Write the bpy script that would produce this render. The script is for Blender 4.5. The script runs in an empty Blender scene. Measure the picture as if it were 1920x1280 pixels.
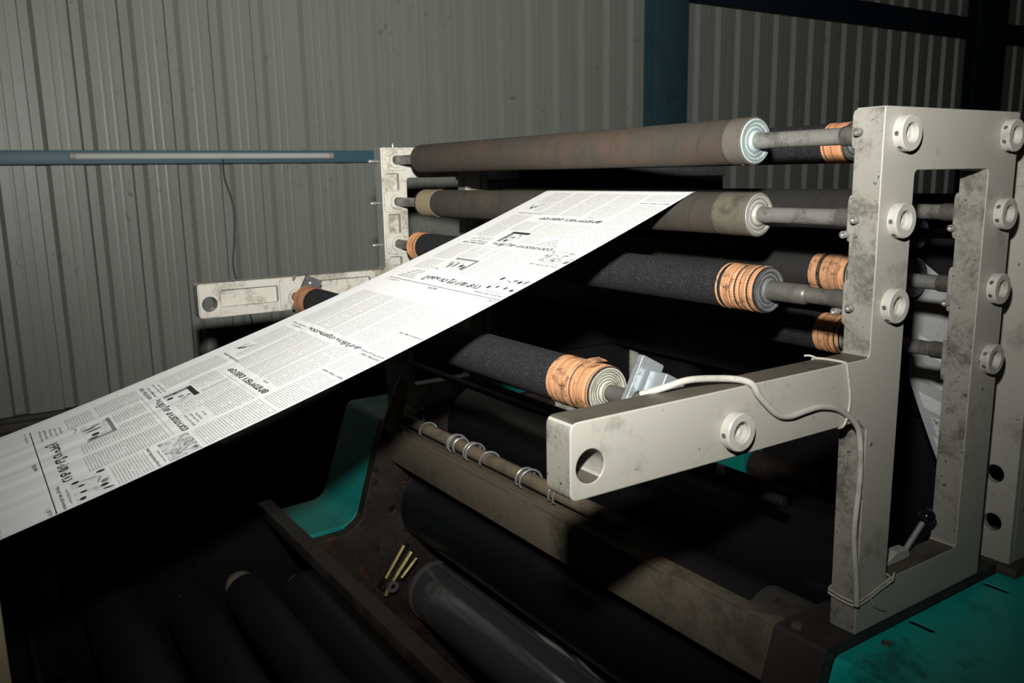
import bpy, bmesh, math, random
from mathutils import Vector, Matrix
import numpy as np
random.seed(7)
SC = bpy.context.scene
COL = SC.collection
PI = math.pi
ZO = 1.75                      # height of the top of the press side frame above the floor

# ------------------------------------------------------------------ camera, world, light, exposure
CAM = Vector((0.58003, -0.89169, -0.06857 + ZO))
RIGHT = Vector((0.55791731, 0.82971547, -0.01733557))
UP = Vector((-0.14974479, 0.12119343, 0.9812689))
FWD = Vector((-0.81627494, 0.54487099, -0.19186149))
cam_d = bpy.data.cameras.new('camera')
cam = bpy.data.objects.new('camera', cam_d)
COL.objects.link(cam)
cam.matrix_world = Matrix(((RIGHT.x, UP.x, -FWD.x, CAM.x), (RIGHT.y, UP.y, -FWD.y, CAM.y), (RIGHT.z, UP.z, -FWD.z, CAM.z), (0, 0, 0, 1)))
cam_d.sensor_width = 36.0
cam_d.lens = 1598.25 / 1920 * 36
cam_d.clip_start = 0.01
cam_d.dof.use_dof = True
cam_d.dof.focus_distance = 1.15
cam_d.dof.aperture_fstop = 11
SC.camera = cam

world = bpy.data.worlds.new('world')
SC.world = world
world.use_nodes = True
world.node_tree.nodes['Background'].inputs[0].default_value = (0.8, 0.9, 0.95, 1)
world.node_tree.nodes['Background'].inputs[1].default_value = 0.0012

# the photographer's flash, standing on top of the camera, head turned up and to the left
fl = bpy.data.lights.new('flash', 'SPOT')
flash = bpy.data.objects.new('flash', fl)
COL.objects.link(flash)
flash.location = CAM + UP * 0.198 - RIGHT * 0.020 + FWD * 0.040
fl.energy = 365
fl.color = (1.0, 0.985, 0.94)
fl.shadow_soft_size = 0.022
fl.spot_size = math.radians(163.6)
fl.spot_blend = 1.0
aim = (FWD + RIGHT * (-0.086) + UP * 0.675).normalized()
flash.rotation_euler = aim.to_track_quat('-Z', 'Y').to_euler()
flash.scale = (0.402, 0.644, 1.0)      # the oblong reflector of a flash head

SC.view_settings.view_transform = 'Standard'
SC.view_settings.look = 'None'
SC.view_settings.gamma = 1
SC.view_settings.use_curve_mapping = False
SC.view_settings.exposure = 0.0

# ------------------------------------------------------------------ node materials
class N:
    def __init__(self, name):
        self.m = bpy.data.materials.new(name)
        self.m.use_nodes = True
        self.t = self.m.node_tree
        self.b = self.t.nodes['Principled BSDF']
    def n(self, typ, **kw):
        x = self.t.nodes.new(typ)
        for k, v in kw.items():
            setattr(x, k, v)
        return x
    def put(self, inp, v):
        if isinstance(v, bpy.types.NodeSocket):
            self.t.links.new(v, inp)
        else:
            inp.default_value = v
    def math(self, op, a, b=None, c=None, clamp=False):
        x = self.n('ShaderNodeMath', operation=op, use_clamp=clamp)
        self.put(x.inputs[0], a)
        if b is not None: self.put(x.inputs[1], b)
        if c is not None: self.put(x.inputs[2], c)
        return x.outputs[0]
    def mix(self, f, a, b):
        x = self.n('ShaderNodeMix', data_type='RGBA')
        self.put(x.inputs[0], f)
        self.put(x.inputs[6], a if not isinstance(a, tuple) else (*a, 1))
        self.put(x.inputs[7], b if not isinstance(b, tuple) else (*b, 1))
        return x.outputs[2]
    def coord(self, which='Object'):
        return self.n('ShaderNodeTexCoord').outputs[which]
    def geo(self, which='Position'):
        return self.n('ShaderNodeNewGeometry').outputs[which]
    def noise(self, vec, scale, detail=4, rough=0.55, dist=0.0):
        x = self.n('ShaderNodeTexNoise')
        self.put(x.inputs['Vector'], vec)
        x.inputs['Scale'].default_value = scale
        x.inputs['Detail'].default_value = detail
        x.inputs['Roughness'].default_value = rough
        x.inputs['Distortion'].default_value = dist
        return x.outputs[0]
    def ramp(self, f, lo, hi):
        x = self.n('ShaderNodeMapRange', interpolation_type='SMOOTHSTEP')
        self.put(x.inputs[0], f)
        x.inputs[1].default_value = lo
        x.inputs[2].default_value = hi
        return x.outputs[0]
    def sep(self, vec):
        x = self.n('ShaderNodeSeparateXYZ')
        self.put(x.inputs[0], vec)
        return x.outputs
    def comb(self, a, b, c=0.0):
        x = self.n('ShaderNodeCombineXYZ')
        for i, v in enumerate((a, b, c)):
            self.put(x.inputs[i], v)
        return x.outputs[0]
    def bump(self, h, strength=0.3, dist=0.001):
        x = self.n('ShaderNodeBump')
        x.inputs['Strength'].default_value = strength
        x.inputs['Distance'].default_value = dist
        self.put(x.inputs['Height'], h)
        self.put(self.b.inputs['Normal'], x.outputs[0])
    def out(self, col, rough=0.5, metal=0.0, spec=0.5):
        self.put(self.b.inputs['Base Color'], col if not isinstance(col, tuple) else (*col, 1))
        self.put(self.b.inputs['Roughness'], rough)
        self.put(self.b.inputs['Metallic'], metal)
        self.b.inputs['Specular IOR Level'].default_value = spec
        return self.m

def painted(name, base, grime=(0.05, 0.045, 0.035), amount=0.5, scale=9, rough=0.42, metal=0.0, spots=0.0, spotcol=(0.02, 0.02, 0.02), bump=0.12, rust=0.0, rustcol=(0.2, 0.1, 0.03), spec=0.5):
    """Painted or bare metal with dirt in large clouds, small dark chips and, if asked, rusty or yellow stains."""
    m = N(name)
    p = m.geo()
    big = m.noise(p, scale, 6, 0.62, 0.4)
    fine = m.noise(p, scale * 9, 5, 0.7)
    both = m.math('ADD', m.math('MULTIPLY', big, 0.7), m.math('MULTIPLY', fine, 0.3))
    f = m.ramp(both, 0.60 - 0.22 * amount, 0.72 - 0.16 * amount)
    f = m.math('MULTIPLY', f, min(1.0, 0.35 + amount * 0.6))
    tint = m.mix(m.math('MULTIPLY', m.noise(p, scale * 0.45, 3), 0.5), tuple(c * 1.08 for c in base), tuple(c * 0.86 for c in base))
    col = m.mix(f, tint, grime)
    if rust:
        r = m.ramp(m.noise(p, scale * 1.6, 4, 0.6, 0.8), 0.68 - 0.2 * rust, 0.84 - 0.2 * rust)
        col = m.mix(m.math('MULTIPLY', r, 0.75), col, rustcol)
    if spots:
        s = m.ramp(m.noise(p, 95, 3, 0.75), 0.74 - 0.12 * spots, 0.78 - 0.12 * spots)
        col = m.mix(m.math('MULTIPLY', s, 0.85), col, spotcol)
    ro = m.math('ADD', m.math('MULTIPLY', f, 0.3), rough, clamp=True)
    m.out(col, ro, metal, spec)
    if bump:
        m.bump(fine, bump, 0.0006)
    return m.m

def cloth(name, base, alt, dark, pitch=0.0023, radius=0.031, seam=0.042, grid=0.8, patch=0.6, rough=0.85, speck=0.0, bump=0.6):
    """Wrapped roller covering: small woven knobs, a spiral seam and worn patches, laid out around the roller's own axis."""
    m = N(name)
    x, y, z = m.sep(m.coord())
    th = m.math('ARCTAN2', z, y)
    v = m.math('MULTIPLY', th, radius)
    p = m.comb(x, y, z)
    n1 = m.ramp(m.noise(p, 14, 5, 0.65, 0.3), 0.42, 0.66)
    col = m.mix(m.math('MULTIPLY', n1, patch), base, alt)
    n2 = m.ramp(m.noise(p, 38, 4, 0.7), 0.52, 0.75)
    col = m.mix(m.math('MULTIPLY', n2, 0.55), col, dark)
    k = 2 * PI / pitch
    g = m.math('MULTIPLY', m.math('SINE', m.math('MULTIPLY', x, k)), m.math('SINE', m.math('MULTIPLY', v, k)))
    if speck:
        g = m.math('ADD', m.math('MULTIPLY', m.noise(p, 900, 2, 0.8), 2.4), -1.2)
    gm = m.ramp(g, -0.2, 0.75)
    col = m.mix(m.math('MULTIPLY', m.math('SUBTRACT', 1.0, gm), grid), col, tuple(c * 0.25 for c in dark))
    if speck:
        s = m.ramp(m.noise(p, 1100, 1, 0.5), 0.6, 0.72)
        col = m.mix(m.math('MULTIPLY', s, speck), col, (0.30, 0.30, 0.31))
    if seam:
        h = m.math('FRACT', m.math('ADD', m.math('DIVIDE', x, seam), m.math('DIVIDE', th, 2 * PI)))
        sm = m.math('LESS_THAN', h, 0.03)
        col = m.mix(m.math('MULTIPLY', sm, 0.6), col, tuple(c * 0.4 for c in dark))
    m.out(col, rough, 0.0, 0.3)
    m.bump(g, bump, 0.0005)
    return m.m

def rings_mat(name, base, dark, freq=260, rough=0.4, metal=0.5):
    m = N(name)
    x, y, z = m.sep(m.coord())
    r = m.math('SQRT', m.math('ADD', m.math('MULTIPLY', y, y), m.math('MULTIPLY', z, z)))
    w = m.math('SINE', m.math('ADD', m.math('MULTIPLY', r, freq * 2 * PI), m.math('MULTIPLY', m.noise(m.coord(), 60), 3.0)))
    f = m.ramp(w, -0.4, 0.9)
    col = m.mix(f, base, dark)
    st = m.ramp(m.noise(m.coord(), 45, 4, 0.7), 0.5, 0.7)
    col = m.mix(m.math('MULTIPLY', st, 0.5), col, tuple(c * 0.5 for c in dark))
    return m.out(col, rough, metal)

def tape_mat(name, base, dark, dirt=0.6):
    m = N(name)
    c = m.coord()
    x, y, z = m.sep(c)
    lines = m.noise(m.comb(m.math('MULTIPLY', x, 520.0), m.math('MULTIPLY', y, 9.0), m.math('MULTIPLY', z, 9.0)), 1.0, 3, 0.7)
    f = m.ramp(lines, 0.42, 0.68)
    col = m.mix(f, base, dark)
    col = m.mix(m.math('MULTIPLY', m.ramp(m.noise(c, 25, 4, 0.6), 0.40, 0.6), 0.55), col, tuple(q * 0.62 for q in base))
    d = m.ramp(m.noise(c, 42, 5, 0.7, 0.4), 0.50, 0.64)
    col = m.mix(m.math('MULTIPLY', d, dirt), col, (0.03, 0.025, 0.015))
    m.out(col, 0.6, 0.0, 0.4)
    m.bump(lines, 0.7, 0.0008)
    return m.m

M = {}
M['grey'] = painted('grey_paint', (0.36, 0.35, 0.305), (0.12, 0.112, 0.088), 0.34, 7, 0.38, spots=0.45, bump=0.1)
M['grey_edge'] = painted('grey_paint_grimy_dimmed', (0.24, 0.232, 0.20), (0.05, 0.045, 0.034), 0.62, 17, 0.48, spots=0.9, bump=0.35)  # grime, and a base darkened to dim the strongly lit front faces
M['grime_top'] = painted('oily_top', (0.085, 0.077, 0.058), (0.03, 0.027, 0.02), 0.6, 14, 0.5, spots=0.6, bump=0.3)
M['grey_dirty'] = painted('grey_paint_dirty', (0.47, 0.46, 0.40), (0.12, 0.10, 0.06), 0.55, 16, 0.36, spots=0.6, rust=0.55, rustcol=(0.20, 0.12, 0.04), bump=0.2)
M['far_edge'] = painted('far_edge', (0.20, 0.20, 0.19), (0.09, 0.09, 0.085), 0.5, 14, 0.45)
M['collar'] = painted('collar_paint', (0.43, 0.42, 0.375), (0.12, 0.11, 0.085), 0.35, 22, 0.34, bump=0.08)
M['screw'] = painted('screw_steel', (0.42, 0.41, 0.38), (0.08, 0.075, 0.06), 0.4, 60, 0.34, metal=0.7)
M['hole'] = painted('hole_dark', (0.02, 0.02, 0.018), amount=0.2, rough=0.7)
M['steel'] = painted('shaft_steel', (0.24, 0.235, 0.215), (0.03, 0.03, 0.027), 0.6, 26, 0.40, metal=0.45, bump=0.1)
M['steel_dark'] = painted('shaft_steel_dark', (0.13, 0.125, 0.11), (0.02, 0.02, 0.018), 0.55, 24, 0.42, metal=0.4)
M['zinc'] = painted('zinc_plate', (0.27, 0.30, 0.31), (0.10, 0.10, 0.09), 0.4, 30, 0.33, metal=0.35)
M['dark_plate'] = painted('dark_plate', (0.085, 0.088, 0.095), (0.03, 0.03, 0.028), 0.4, 20, 0.5, metal=0.2)
M['black'] = painted('black_machine', (0.007, 0.007, 0.0073), (0.004, 0.004, 0.004), 0.4, 10, 0.6, bump=0.05, spec=0.25)
M['ink'] = painted('ink_rubber', (0.0075, 0.0085, 0.0085), (0.006, 0.006, 0.006), 0.3, 18, 0.55, bump=0.15, spec=0.3)
M['pitch'] = painted('pitch_black', (0.003, 0.003, 0.0031), (0.0015, 0.0015, 0.0015), 0.3, 10, 0.7, bump=0.05, spec=0.1)
M['gloss_black'] = painted('wet_black', (0.006, 0.0065, 0.0075), (0.002, 0.002, 0.002), 0.3, 30, 0.22, bump=0.5, spec=0.3)
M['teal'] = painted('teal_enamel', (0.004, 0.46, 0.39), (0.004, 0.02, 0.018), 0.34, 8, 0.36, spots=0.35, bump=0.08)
M['teal_far'] = painted('teal_enamel_far', (0.004, 0.20, 0.17), (0.004, 0.02, 0.018), 0.3, 8, 0.45, spots=0.3, bump=0.05)  # same teal enamel, darkened in colour in place of dimmer light
M['brown'] = painted('oily_brown', (0.013, 0.009, 0.007), (0.02, 0.014, 0.01), 0.7, 9, 0.5, rust=0.6, rustcol=(0.075, 0.022, 0.010))
M['olive'] = painted('grimy_beam', (0.125, 0.107, 0.076), (0.035, 0.028, 0.02), 0.55, 11, 0.55, spots=0.4, rust=0.4, rustcol=(0.13, 0.045, 0.02), bump=0.3)
M['rod'] = painted('rusty_rod', (0.15, 0.122, 0.08), (0.045, 0.036, 0.024), 0.55, 18, 0.55, rust=0.6, rustcol=(0.19, 0.095, 0.04), bump=0.3)
M['brass'] = painted('brass', (0.30, 0.26, 0.09), (0.06, 0.05, 0.02), 0.5, 40, 0.35, metal=0.6)
M['chrome'] = painted('bright_cylinder', (0.27, 0.285, 0.295), (0.24, 0.255, 0.265), 0.1, 6, 0.13, metal=0.85, bump=0.0)
M['wall'] = None
M['blue'] = painted('blue_paint', (0.055, 0.125, 0.165), (0.02, 0.04, 0.05), 0.25, 4, 0.5)
M['blue_post'] = painted('blue_post', (0.032, 0.072, 0.09), (0.015, 0.03, 0.037), 0.25, 4, 0.6, spec=0.2)
M['blue_dark'] = painted('blue_dark', (0.008, 0.018, 0.027), (0.005, 0.008, 0.01), 0.3, 4, 0.7, spec=0.15)
M['white_tube'] = painted('tube_glass', (0.62, 0.63, 0.61), (0.35, 0.34, 0.3), 0.3, 6, 0.3)
M['cable'] = painted('grey_cable', (0.40, 0.39, 0.345), (0.16, 0.145, 0.11), 0.4, 40, 0.5)
M['wire'] = painted('steel_wire', (0.36, 0.36, 0.36), (0.12, 0.12, 0.11), 0.35, 50, 0.35, metal=0.6)
M['tie'] = painted('tie_wire', (0.40, 0.385, 0.33), (0.15, 0.13, 0.1), 0.4, 60, 0.5)
M['concrete'] = painted('concrete', (0.10, 0.095, 0.085), (0.03, 0.028, 0.025), 0.5, 3, 0.8)
M['plinth'] = painted('dark_ledge', (0.075, 0.07, 0.06), (0.03, 0.028, 0.024), 0.5, 6, 0.7)
M['beige'] = painted('beige_bar', (0.22, 0.20, 0.12), (0.09, 0.08, 0.05), 0.4, 10, 0.5)
M['ball'] = painted('black_ball', (0.008, 0.008, 0.008), (0.004, 0.004, 0.004), 0.2, 10, 0.12, bump=0)
M['peg'] = painted('pale_peg', (0.6, 0.6, 0.55), (0.3, 0.29, 0.25), 0.3, 40, 0.4)
M['cloth1'] = cloth('worn_brown_cover', (0.085, 0.072, 0.054), (0.125, 0.077, 0.05), (0.035, 0.032, 0.027), pitch=0.0031, radius=0.031, seam=0.047, grid=0.7, patch=0.75, bump=1.0)
M['cloth2'] = cloth('worn_olive_cover', (0.085, 0.079, 0.060), (0.15, 0.10, 0.068), (0.026, 0.025, 0.021), pitch=0.0031, radius=0.030, seam=0.05, grid=0.75, patch=0.6, bump=1.0)
M['cloth3'] = cloth('black_grit_cover', (0.017, 0.0175, 0.0195), (0.023, 0.023, 0.0245), (0.009, 0.009, 0.0105), radius=0.0315, seam=0.06, grid=0.6, patch=0.5, speck=0.42, bump=0.8)
M['cloth4'] = cloth('grey_woven_cover', (0.036, 0.035, 0.032), (0.048, 0.038, 0.03), (0.014, 0.0135, 0.013), pitch=0.0031, radius=0.030, seam=0.055, grid=0.6, patch=0.6)
M['tape'] = tape_mat('tan_tape', (0.72, 0.37, 0.19), (0.24, 0.10, 0.045), 0.75)
M['tape_clean'] = tape_mat('tan_tape_clean', (0.70, 0.33, 0.16), (0.52, 0.22, 0.10), 0.25)
M['tan_band'] = painted('tan_band', (0.26, 0.20, 0.13), (0.12, 0.09, 0.06), 0.3, 25, 0.7)
M['disc'] = rings_mat('turned_end', (0.29, 0.345, 0.335), (0.14, 0.175, 0.17), 190, 0.5, 0.1)
M['disc_pale'] = rings_mat('turned_end_pale', (0.31, 0.305, 0.27), (0.15, 0.145, 0.13), 190, 0.5, 0.1)
M['disc_card'] = rings_mat('layered_end', (0.36, 0.36, 0.28), (0.075, 0.08, 0.07), 330, 0.6, 0.0)
M['disc_rough'] = rings_mat('rough_end', (0.15, 0.155, 0.15), (0.05, 0.052, 0.05), 170, 0.7, 0.2)
M['disc_blue'] = rings_mat('spiral_end', (0.22, 0.26, 0.27), (0.02, 0.022, 0.024), 210, 0.5, 0.2)
M['thread'] = rings_mat('thread', (0.06, 0.055, 0.05), (0.02, 0.02, 0.02), 30, 0.3, 0.3)

def wall_material():
    m = N('corrugated_paint')
    p = m.geo()
    x, y, z = m.sep(p)
    streak = m.noise(m.comb(x, m.math('MULTIPLY', y, 26.0), m.math('MULTIPLY', z, 1.1)), 1.0, 5, 0.65)
    col = m.mix(m.ramp(streak, 0.2, 0.85), (0.272, 0.290, 0.257), (0.242, 0.258, 0.226))
    marks = m.ramp(m.noise(p, 17, 5, 0.74, 1.5), 0.60, 0.68)
    band = m.ramp(m.noise(p, 2.3, 3, 0.6), 0.45, 0.62)
    col = m.mix(m.math('MULTIPLY', m.math('MULTIPLY', marks, band), 0.75), col, (0.07, 0.065, 0.05))
    dots = m.ramp(m.noise(p, 38, 2, 0.5), 0.78, 0.80)
    col = m.mix(m.math('MULTIPLY', dots, 0.7), col, (0.05, 0.045, 0.04))
    m.out(col, 0.40, 0.0, 0.5)
    m.bump(m.noise(p, 5, 3), 0.12, 0.01)
    return m.m
M['wall'] = wall_material()

def paper_material():
    m = N('newsprint')
    p = m.geo()
    n = m.noise(p, 180, 4, 0.6)
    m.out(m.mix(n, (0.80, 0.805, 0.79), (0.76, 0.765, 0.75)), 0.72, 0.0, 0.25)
    return m.m
M['paper'] = paper_material()
M['print_ink'] = painted('print_ink', (0.022, 0.022, 0.024), (0.03, 0.03, 0.03), 0.2, 40, 0.6, bump=0)
M['print_grey'] = painted('print_grey', (0.20, 0.20, 0.205), (0.10, 0.10, 0.10), 0.4, 60, 0.7, bump=0)

def column_material():
    """Small type: dark words in even lines, measured in metres over the column's UV map."""
    m = N('small_type')
    u, v, w = m.sep(m.coord('UV'))
    line = m.math('DIVIDE', v, 0.00318)
    k = m.math('FLOOR', line)
    fr = m.math('FRACT', line)
    inl = m.math('MULTIPLY', m.ramp(fr, 0.10, 0.28), m.math('SUBTRACT', 1.0, m.ramp(fr, 0.62, 0.82)))
    words = m.ramp(m.noise(m.comb(m.math('MULTIPLY', u, 150.0), m.math('MULTIPLY', k, 7.31)), 1.0, 1, 0.5), 0.30, 0.40)
    letters = m.ramp(m.noise(m.comb(m.math('MULTIPLY', u, 1250.0), m.math('MULTIPLY', v, 900.0), k), 1.0, 2, 0.6), 0.40, 0.58)
    f = m.math('MULTIPLY', m.math('MULTIPLY', inl, words), m.math('ADD', m.math('MULTIPLY', letters, 0.62), 0.05))
    m.out(m.mix(f, (0.785, 0.79, 0.775), (0.06, 0.06, 0.063)), 0.72, 0.0, 0.25)
    return m.m
M['type'] = column_material()

def halftone_material():
    m = N('halftone_picture')
    u, v, w = m.sep(m.coord('UV'))
    p = m.comb(u, v, 0.0)
    a = m.noise(p, 75, 5, 0.72, 1.2)
    b = m.noise(p, 300, 3, 0.7)
    f = m.ramp(m.math('ADD', m.math('MULTIPLY', a, 0.75), m.math('MULTIPLY', b, 0.25)), 0.44, 0.64)
    m.out(m.mix(f, (0.68, 0.685, 0.675), (0.07, 0.07, 0.073)), 0.72, 0.0, 0.25)
    return m.m
M['halftone'] = halftone_material()
def pale_picture():
    m = N('pale_picture')
    u, v, w = m.sep(m.coord('UV'))
    a = m.noise(m.comb(u, v, 0.0), 60, 4, 0.6, 0.6)
    m.out(m.mix(m.ramp(a, 0.45, 0.75), (0.74, 0.745, 0.735), (0.42, 0.42, 0.42)), 0.72, 0.0, 0.25)
    return m.m
M['pale'] = pale_picture()

# ------------------------------------------------------------------ building helpers (press coordinates: x along the rollers, z = 0 at the frame top)
def tag(o, label=None, cat=None, group=None, kind=None):
    if label: o['label'] = label
    if cat: o['category'] = cat
    if group: o['group'] = group
    if kind: o['kind'] = kind
    return o

def bm_mesh(bm, name, mat, base=(0, 0, 0), smooth=True, angle=40):
    me = bpy.data.meshes.new(name)
    bmesh.ops.translate(bm, verts=bm.verts[:], vec=(-base[0], -base[1], -base[2]))
    bm.normal_update()
    if smooth:
        ca = math.radians(angle)
        for f in bm.faces: f.smooth = True
        for e in bm.edges:
            if len(e.link_faces) == 2:
                e.smooth = e.calc_face_angle(0) < ca
            else:
                e.smooth = False
    bm.to_mesh(me)
    bm.free()
    if isinstance(mat, str): mat = M[mat]
    me.materials.append(mat)
    return me

class Thing:
    def __init__(self, name, base, label, cat, group=None, kind=None):
        self.base = base
        self.root = bpy.data.objects.new(name, None)
        self.root.empty_display_size = 0.03
        COL.objects.link(self.root)
        self.root.location = (base[0], base[1], base[2] + ZO)
        tag(self.root, label, cat, group, kind)
    def add(self, name, bm, mat, parent=None, label=None, smooth=True, angle=40):
        me = bm_mesh(bm, name, mat, self.base, smooth, angle) if isinstance(bm, bmesh.types.BMesh) else bm
        o = bpy.data.objects.new(name, me)
        COL.objects.link(o)
        o.parent = parent or self.root
        if label: o['label'] = label
        if name in ('casting', 'plate', 'housing', 'top_panel', 'block', 'front_plate', 'side_plate', 'hub'):
            w = o.modifiers.new('face_normals', 'WEIGHTED_NORMAL')
            w.keep_sharp = True
        return o

def single(name, bm, mat, label, cat, group=None, kind=None, base=None, smooth=True, angle=40):
    if base is None:
        xs = [v.co.x for v in bm.verts]; ys = [v.co.y for v in bm.verts]; zs = [v.co.z for v in bm.verts]
        base = ((min(xs) + max(xs)) / 2, (min(ys) + max(ys)) / 2, min(zs))
    me = bm_mesh(bm, name, mat, base, smooth, angle)
    o = bpy.data.objects.new(name, me)
    COL.objects.link(o)
    o.location = (base[0], base[1], base[2] + ZO)
    tag(o, label, cat, group, kind)
    return o

def box(bm, x0, x1, y0, y1, z0, z1, bev=0.0):
    r = bmesh.ops.create_cube(bm, size=1.0)
    for v in r['verts']:
        v.co = Vector(((x0 + x1) / 2 + v.co.x * (x1 - x0), (y0 + y1) / 2 + v.co.y * (y1 - y0), (z0 + z1) / 2 + v.co.z * (z1 - z0)))
    if bev:
        es = list({e for v in r['verts'] for e in v.link_edges})
        bmesh.ops.bevel(bm, geom=es, offset=bev, segments=2, affect='EDGES', profile=0.5)
    return bm

def nbox(*a, bev=0.0):
    return box(bmesh.new(), *a, bev=bev)

def frame_of(d):
    d = Vector(d).normalized()
    h = Vector((0, 0, 1)) if abs(d.z) < 0.9 else Vector((0, 1, 0))
    a = d.cross(h).normalized()
    return d, a, a.cross(d)

def lathe(prof, o, d=(1, 0, 0), seg=40, bm=None, closed=False):
    """Surface of revolution: prof lists (distance along d from o, radius)."""
    bm = bm or bmesh.new()
    d, a, b = frame_of(d)
    o = Vector(o)
    rows = []
    for t, r in prof:
        if r <= 1e-7:
            rows.append([bm.verts.new(o + d * t)])
        else:
            rows.append([bm.verts.new(o + d * t + (a * math.cos(2 * PI * k / seg) + b * math.sin(2 * PI * k / seg)) * r) for k in range(seg)])
    n = len(rows)
    for i in range(n if closed else n - 1):
        p, q = rows[i], rows[(i + 1) % n]
        for k in range(seg):
            k2 = (k + 1) % seg
            if len(p) == 1 and len(q) == 1: continue
            if len(p) == 1: bm.faces.new((p[0], q[k2], q[k]))
            elif len(q) == 1: bm.faces.new((p[k], p[k2], q[0]))
            else: bm.faces.new((p[k], p[k2], q[k2], q[k]))
    bmesh.ops.recalc_face_normals(bm, faces=bm.faces[:])
    return bm

def rod(o, d, length, r, seg=28, ch=0.0, bm=None):
    ch = ch or r * 0.08
    return lathe([(0, 0), (0, r - ch), (ch, r), (length - ch, r), (length, r - ch), (length, 0)], o, d, seg, bm)

def spline(pts, n=8):
    """Catmull-Rom through the points."""
    P = [Vector(p) for p in pts]
    P = [P[0] * 2 - P[1]] + P + [P[-1] * 2 - P[-2]]
    out = []
    for i in range(1, len(P) - 2):
        for k in range(n):
            t = k / n
            a, b, c, d = P[i - 1], P[i], P[i + 1], P[i + 2]
            out.append(0.5 * ((2 * b) + (c - a) * t + (2 * a - 5 * b + 4 * c - d) * t * t + (3 * b - a - 3 * c + d) * t ** 3))
    out.append(P[-2])
    return out

def tube(path, r, seg=10, bm=None, cyclic=False):
    bm = bm or bmesh.new()
    P = [Vector(p) for p in path]
    rows = []
    up = None
    n = len(P)
    for i, p in enumerate(P):
        if cyclic: d = (P[(i + 1) % n] - P[i - 1]).normalized()
        else: d = (P[min(i + 1, n - 1)] - P[max(i - 1, 0)]).normalized()
        if up is None:
            _, a, b = frame_of(d)
            up = b
        a = d.cross(up).normalized()
        up = a.cross(d).normalized()
        rr = r(i / (n - 1)) if callable(r) else r
        rows.append([bm.verts.new(p + (a * math.cos(2 * PI * k / seg) + up * math.sin(2 * PI * k / seg)) * rr) for k in range(seg)])
    for i in range(n if cyclic else n - 1):
        p, q = rows[i], rows[(i + 1) % n]
        for k in range(seg):
            bm.faces.new((p[k], p[(k + 1) % seg], q[(k + 1) % seg], q[k]))
    if not cyclic:
        bm.faces.new(rows[0][::-1]); bm.faces.new(rows[-1])
    bmesh.ops.recalc_face_normals(bm, faces=bm.faces[:])
    return bm

def rounded(poly, rad, n=5):
    """Polygon with its corners rounded; rad is one radius or one per corner."""
    out = []
    k = len(poly)
    for i in range(k):
        r = rad[i] if isinstance(rad, (list, tuple)) else rad
        p0, p, p1 = Vector(poly[i - 1]), Vector(poly[i]), Vector(poly[(i + 1) % k])
        if r <= 0:
            out.append(tuple(p)); continue
        a = (p0 - p).normalized(); b = (p1 - p).normalized()
        ang = a.angle(b)
        t = min(r / math.tan(ang / 2), (p0 - p).length * 0.48, (p1 - p).length * 0.48)
        s, e = p + a * t, p + b * t
        for j in range(n + 1):
            q = j / n
            out.append(tuple((1 - q) ** 2 * s + 2 * q * (1 - q) * p + q * q * e))
    return out

def circle2(cy, cz, r, n=28):
    return [(cy + r * math.cos(2 * PI * i / n), cz + r * math.sin(2 * PI * i / n)) for i in range(n)]

def slab(outline, holes, w0, w1, bev=0.0, axis='x', bm=None):
    """Flat outline with holes given thickness along one axis: (u, v) is (y, z) for 'x', (x, y) for 'z', (z, x) for 'y'."""
    cu = bpy.data.curves.new('tmp', 'CURVE')
    cu.dimensions = '2D'
    cu.fill_mode = 'BOTH'
    for ring in [outline] + list(holes):
        sp = cu.splines.new('POLY')
        sp.points.add(len(ring) - 1)
        for q, (u, v) in zip(sp.points, ring): q.co = (u, v, 0, 1)
        sp.use_cyclic_u = True
    cu.extrude = (w1 - w0) / 2 - bev
    cu.bevel_depth = bev
    cu.bevel_resolution = 2
    cu.offset = -bev
    ob = bpy.data.objects.new('tmp', cu)
    COL.objects.link(ob)
    dg = bpy.context.evaluated_depsgraph_get()
    me = ob.evaluated_get(dg).to_mesh()
    bm = bm or bmesh.new()
    mid = (w0 + w1) / 2
    vs = []
    for v in me.vertices:
        u, q, w = v.co
        if axis == 'x': c = (w + mid, u, q)
        elif axis == 'z': c = (u, q, w + mid)
        else: c = (q, w + mid, u)
        vs.append(bm.verts.new(c))
    for p in me.polygons:
        try: bm.faces.new([vs[i] for i in p.vertices])
        except ValueError: pass
    ob.evaluated_get(dg).to_mesh_clear()
    bpy.data.objects.remove(ob)
    bpy.data.curves.remove(cu)
    bmesh.ops.remove_doubles(bm, verts=bm.verts[:], dist=1e-6)
    return bm

def rect(y0, y1, z0, z1):
    return [(y0, z0), (y1, z0), (y1, z1), (y0, z1)]

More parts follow.
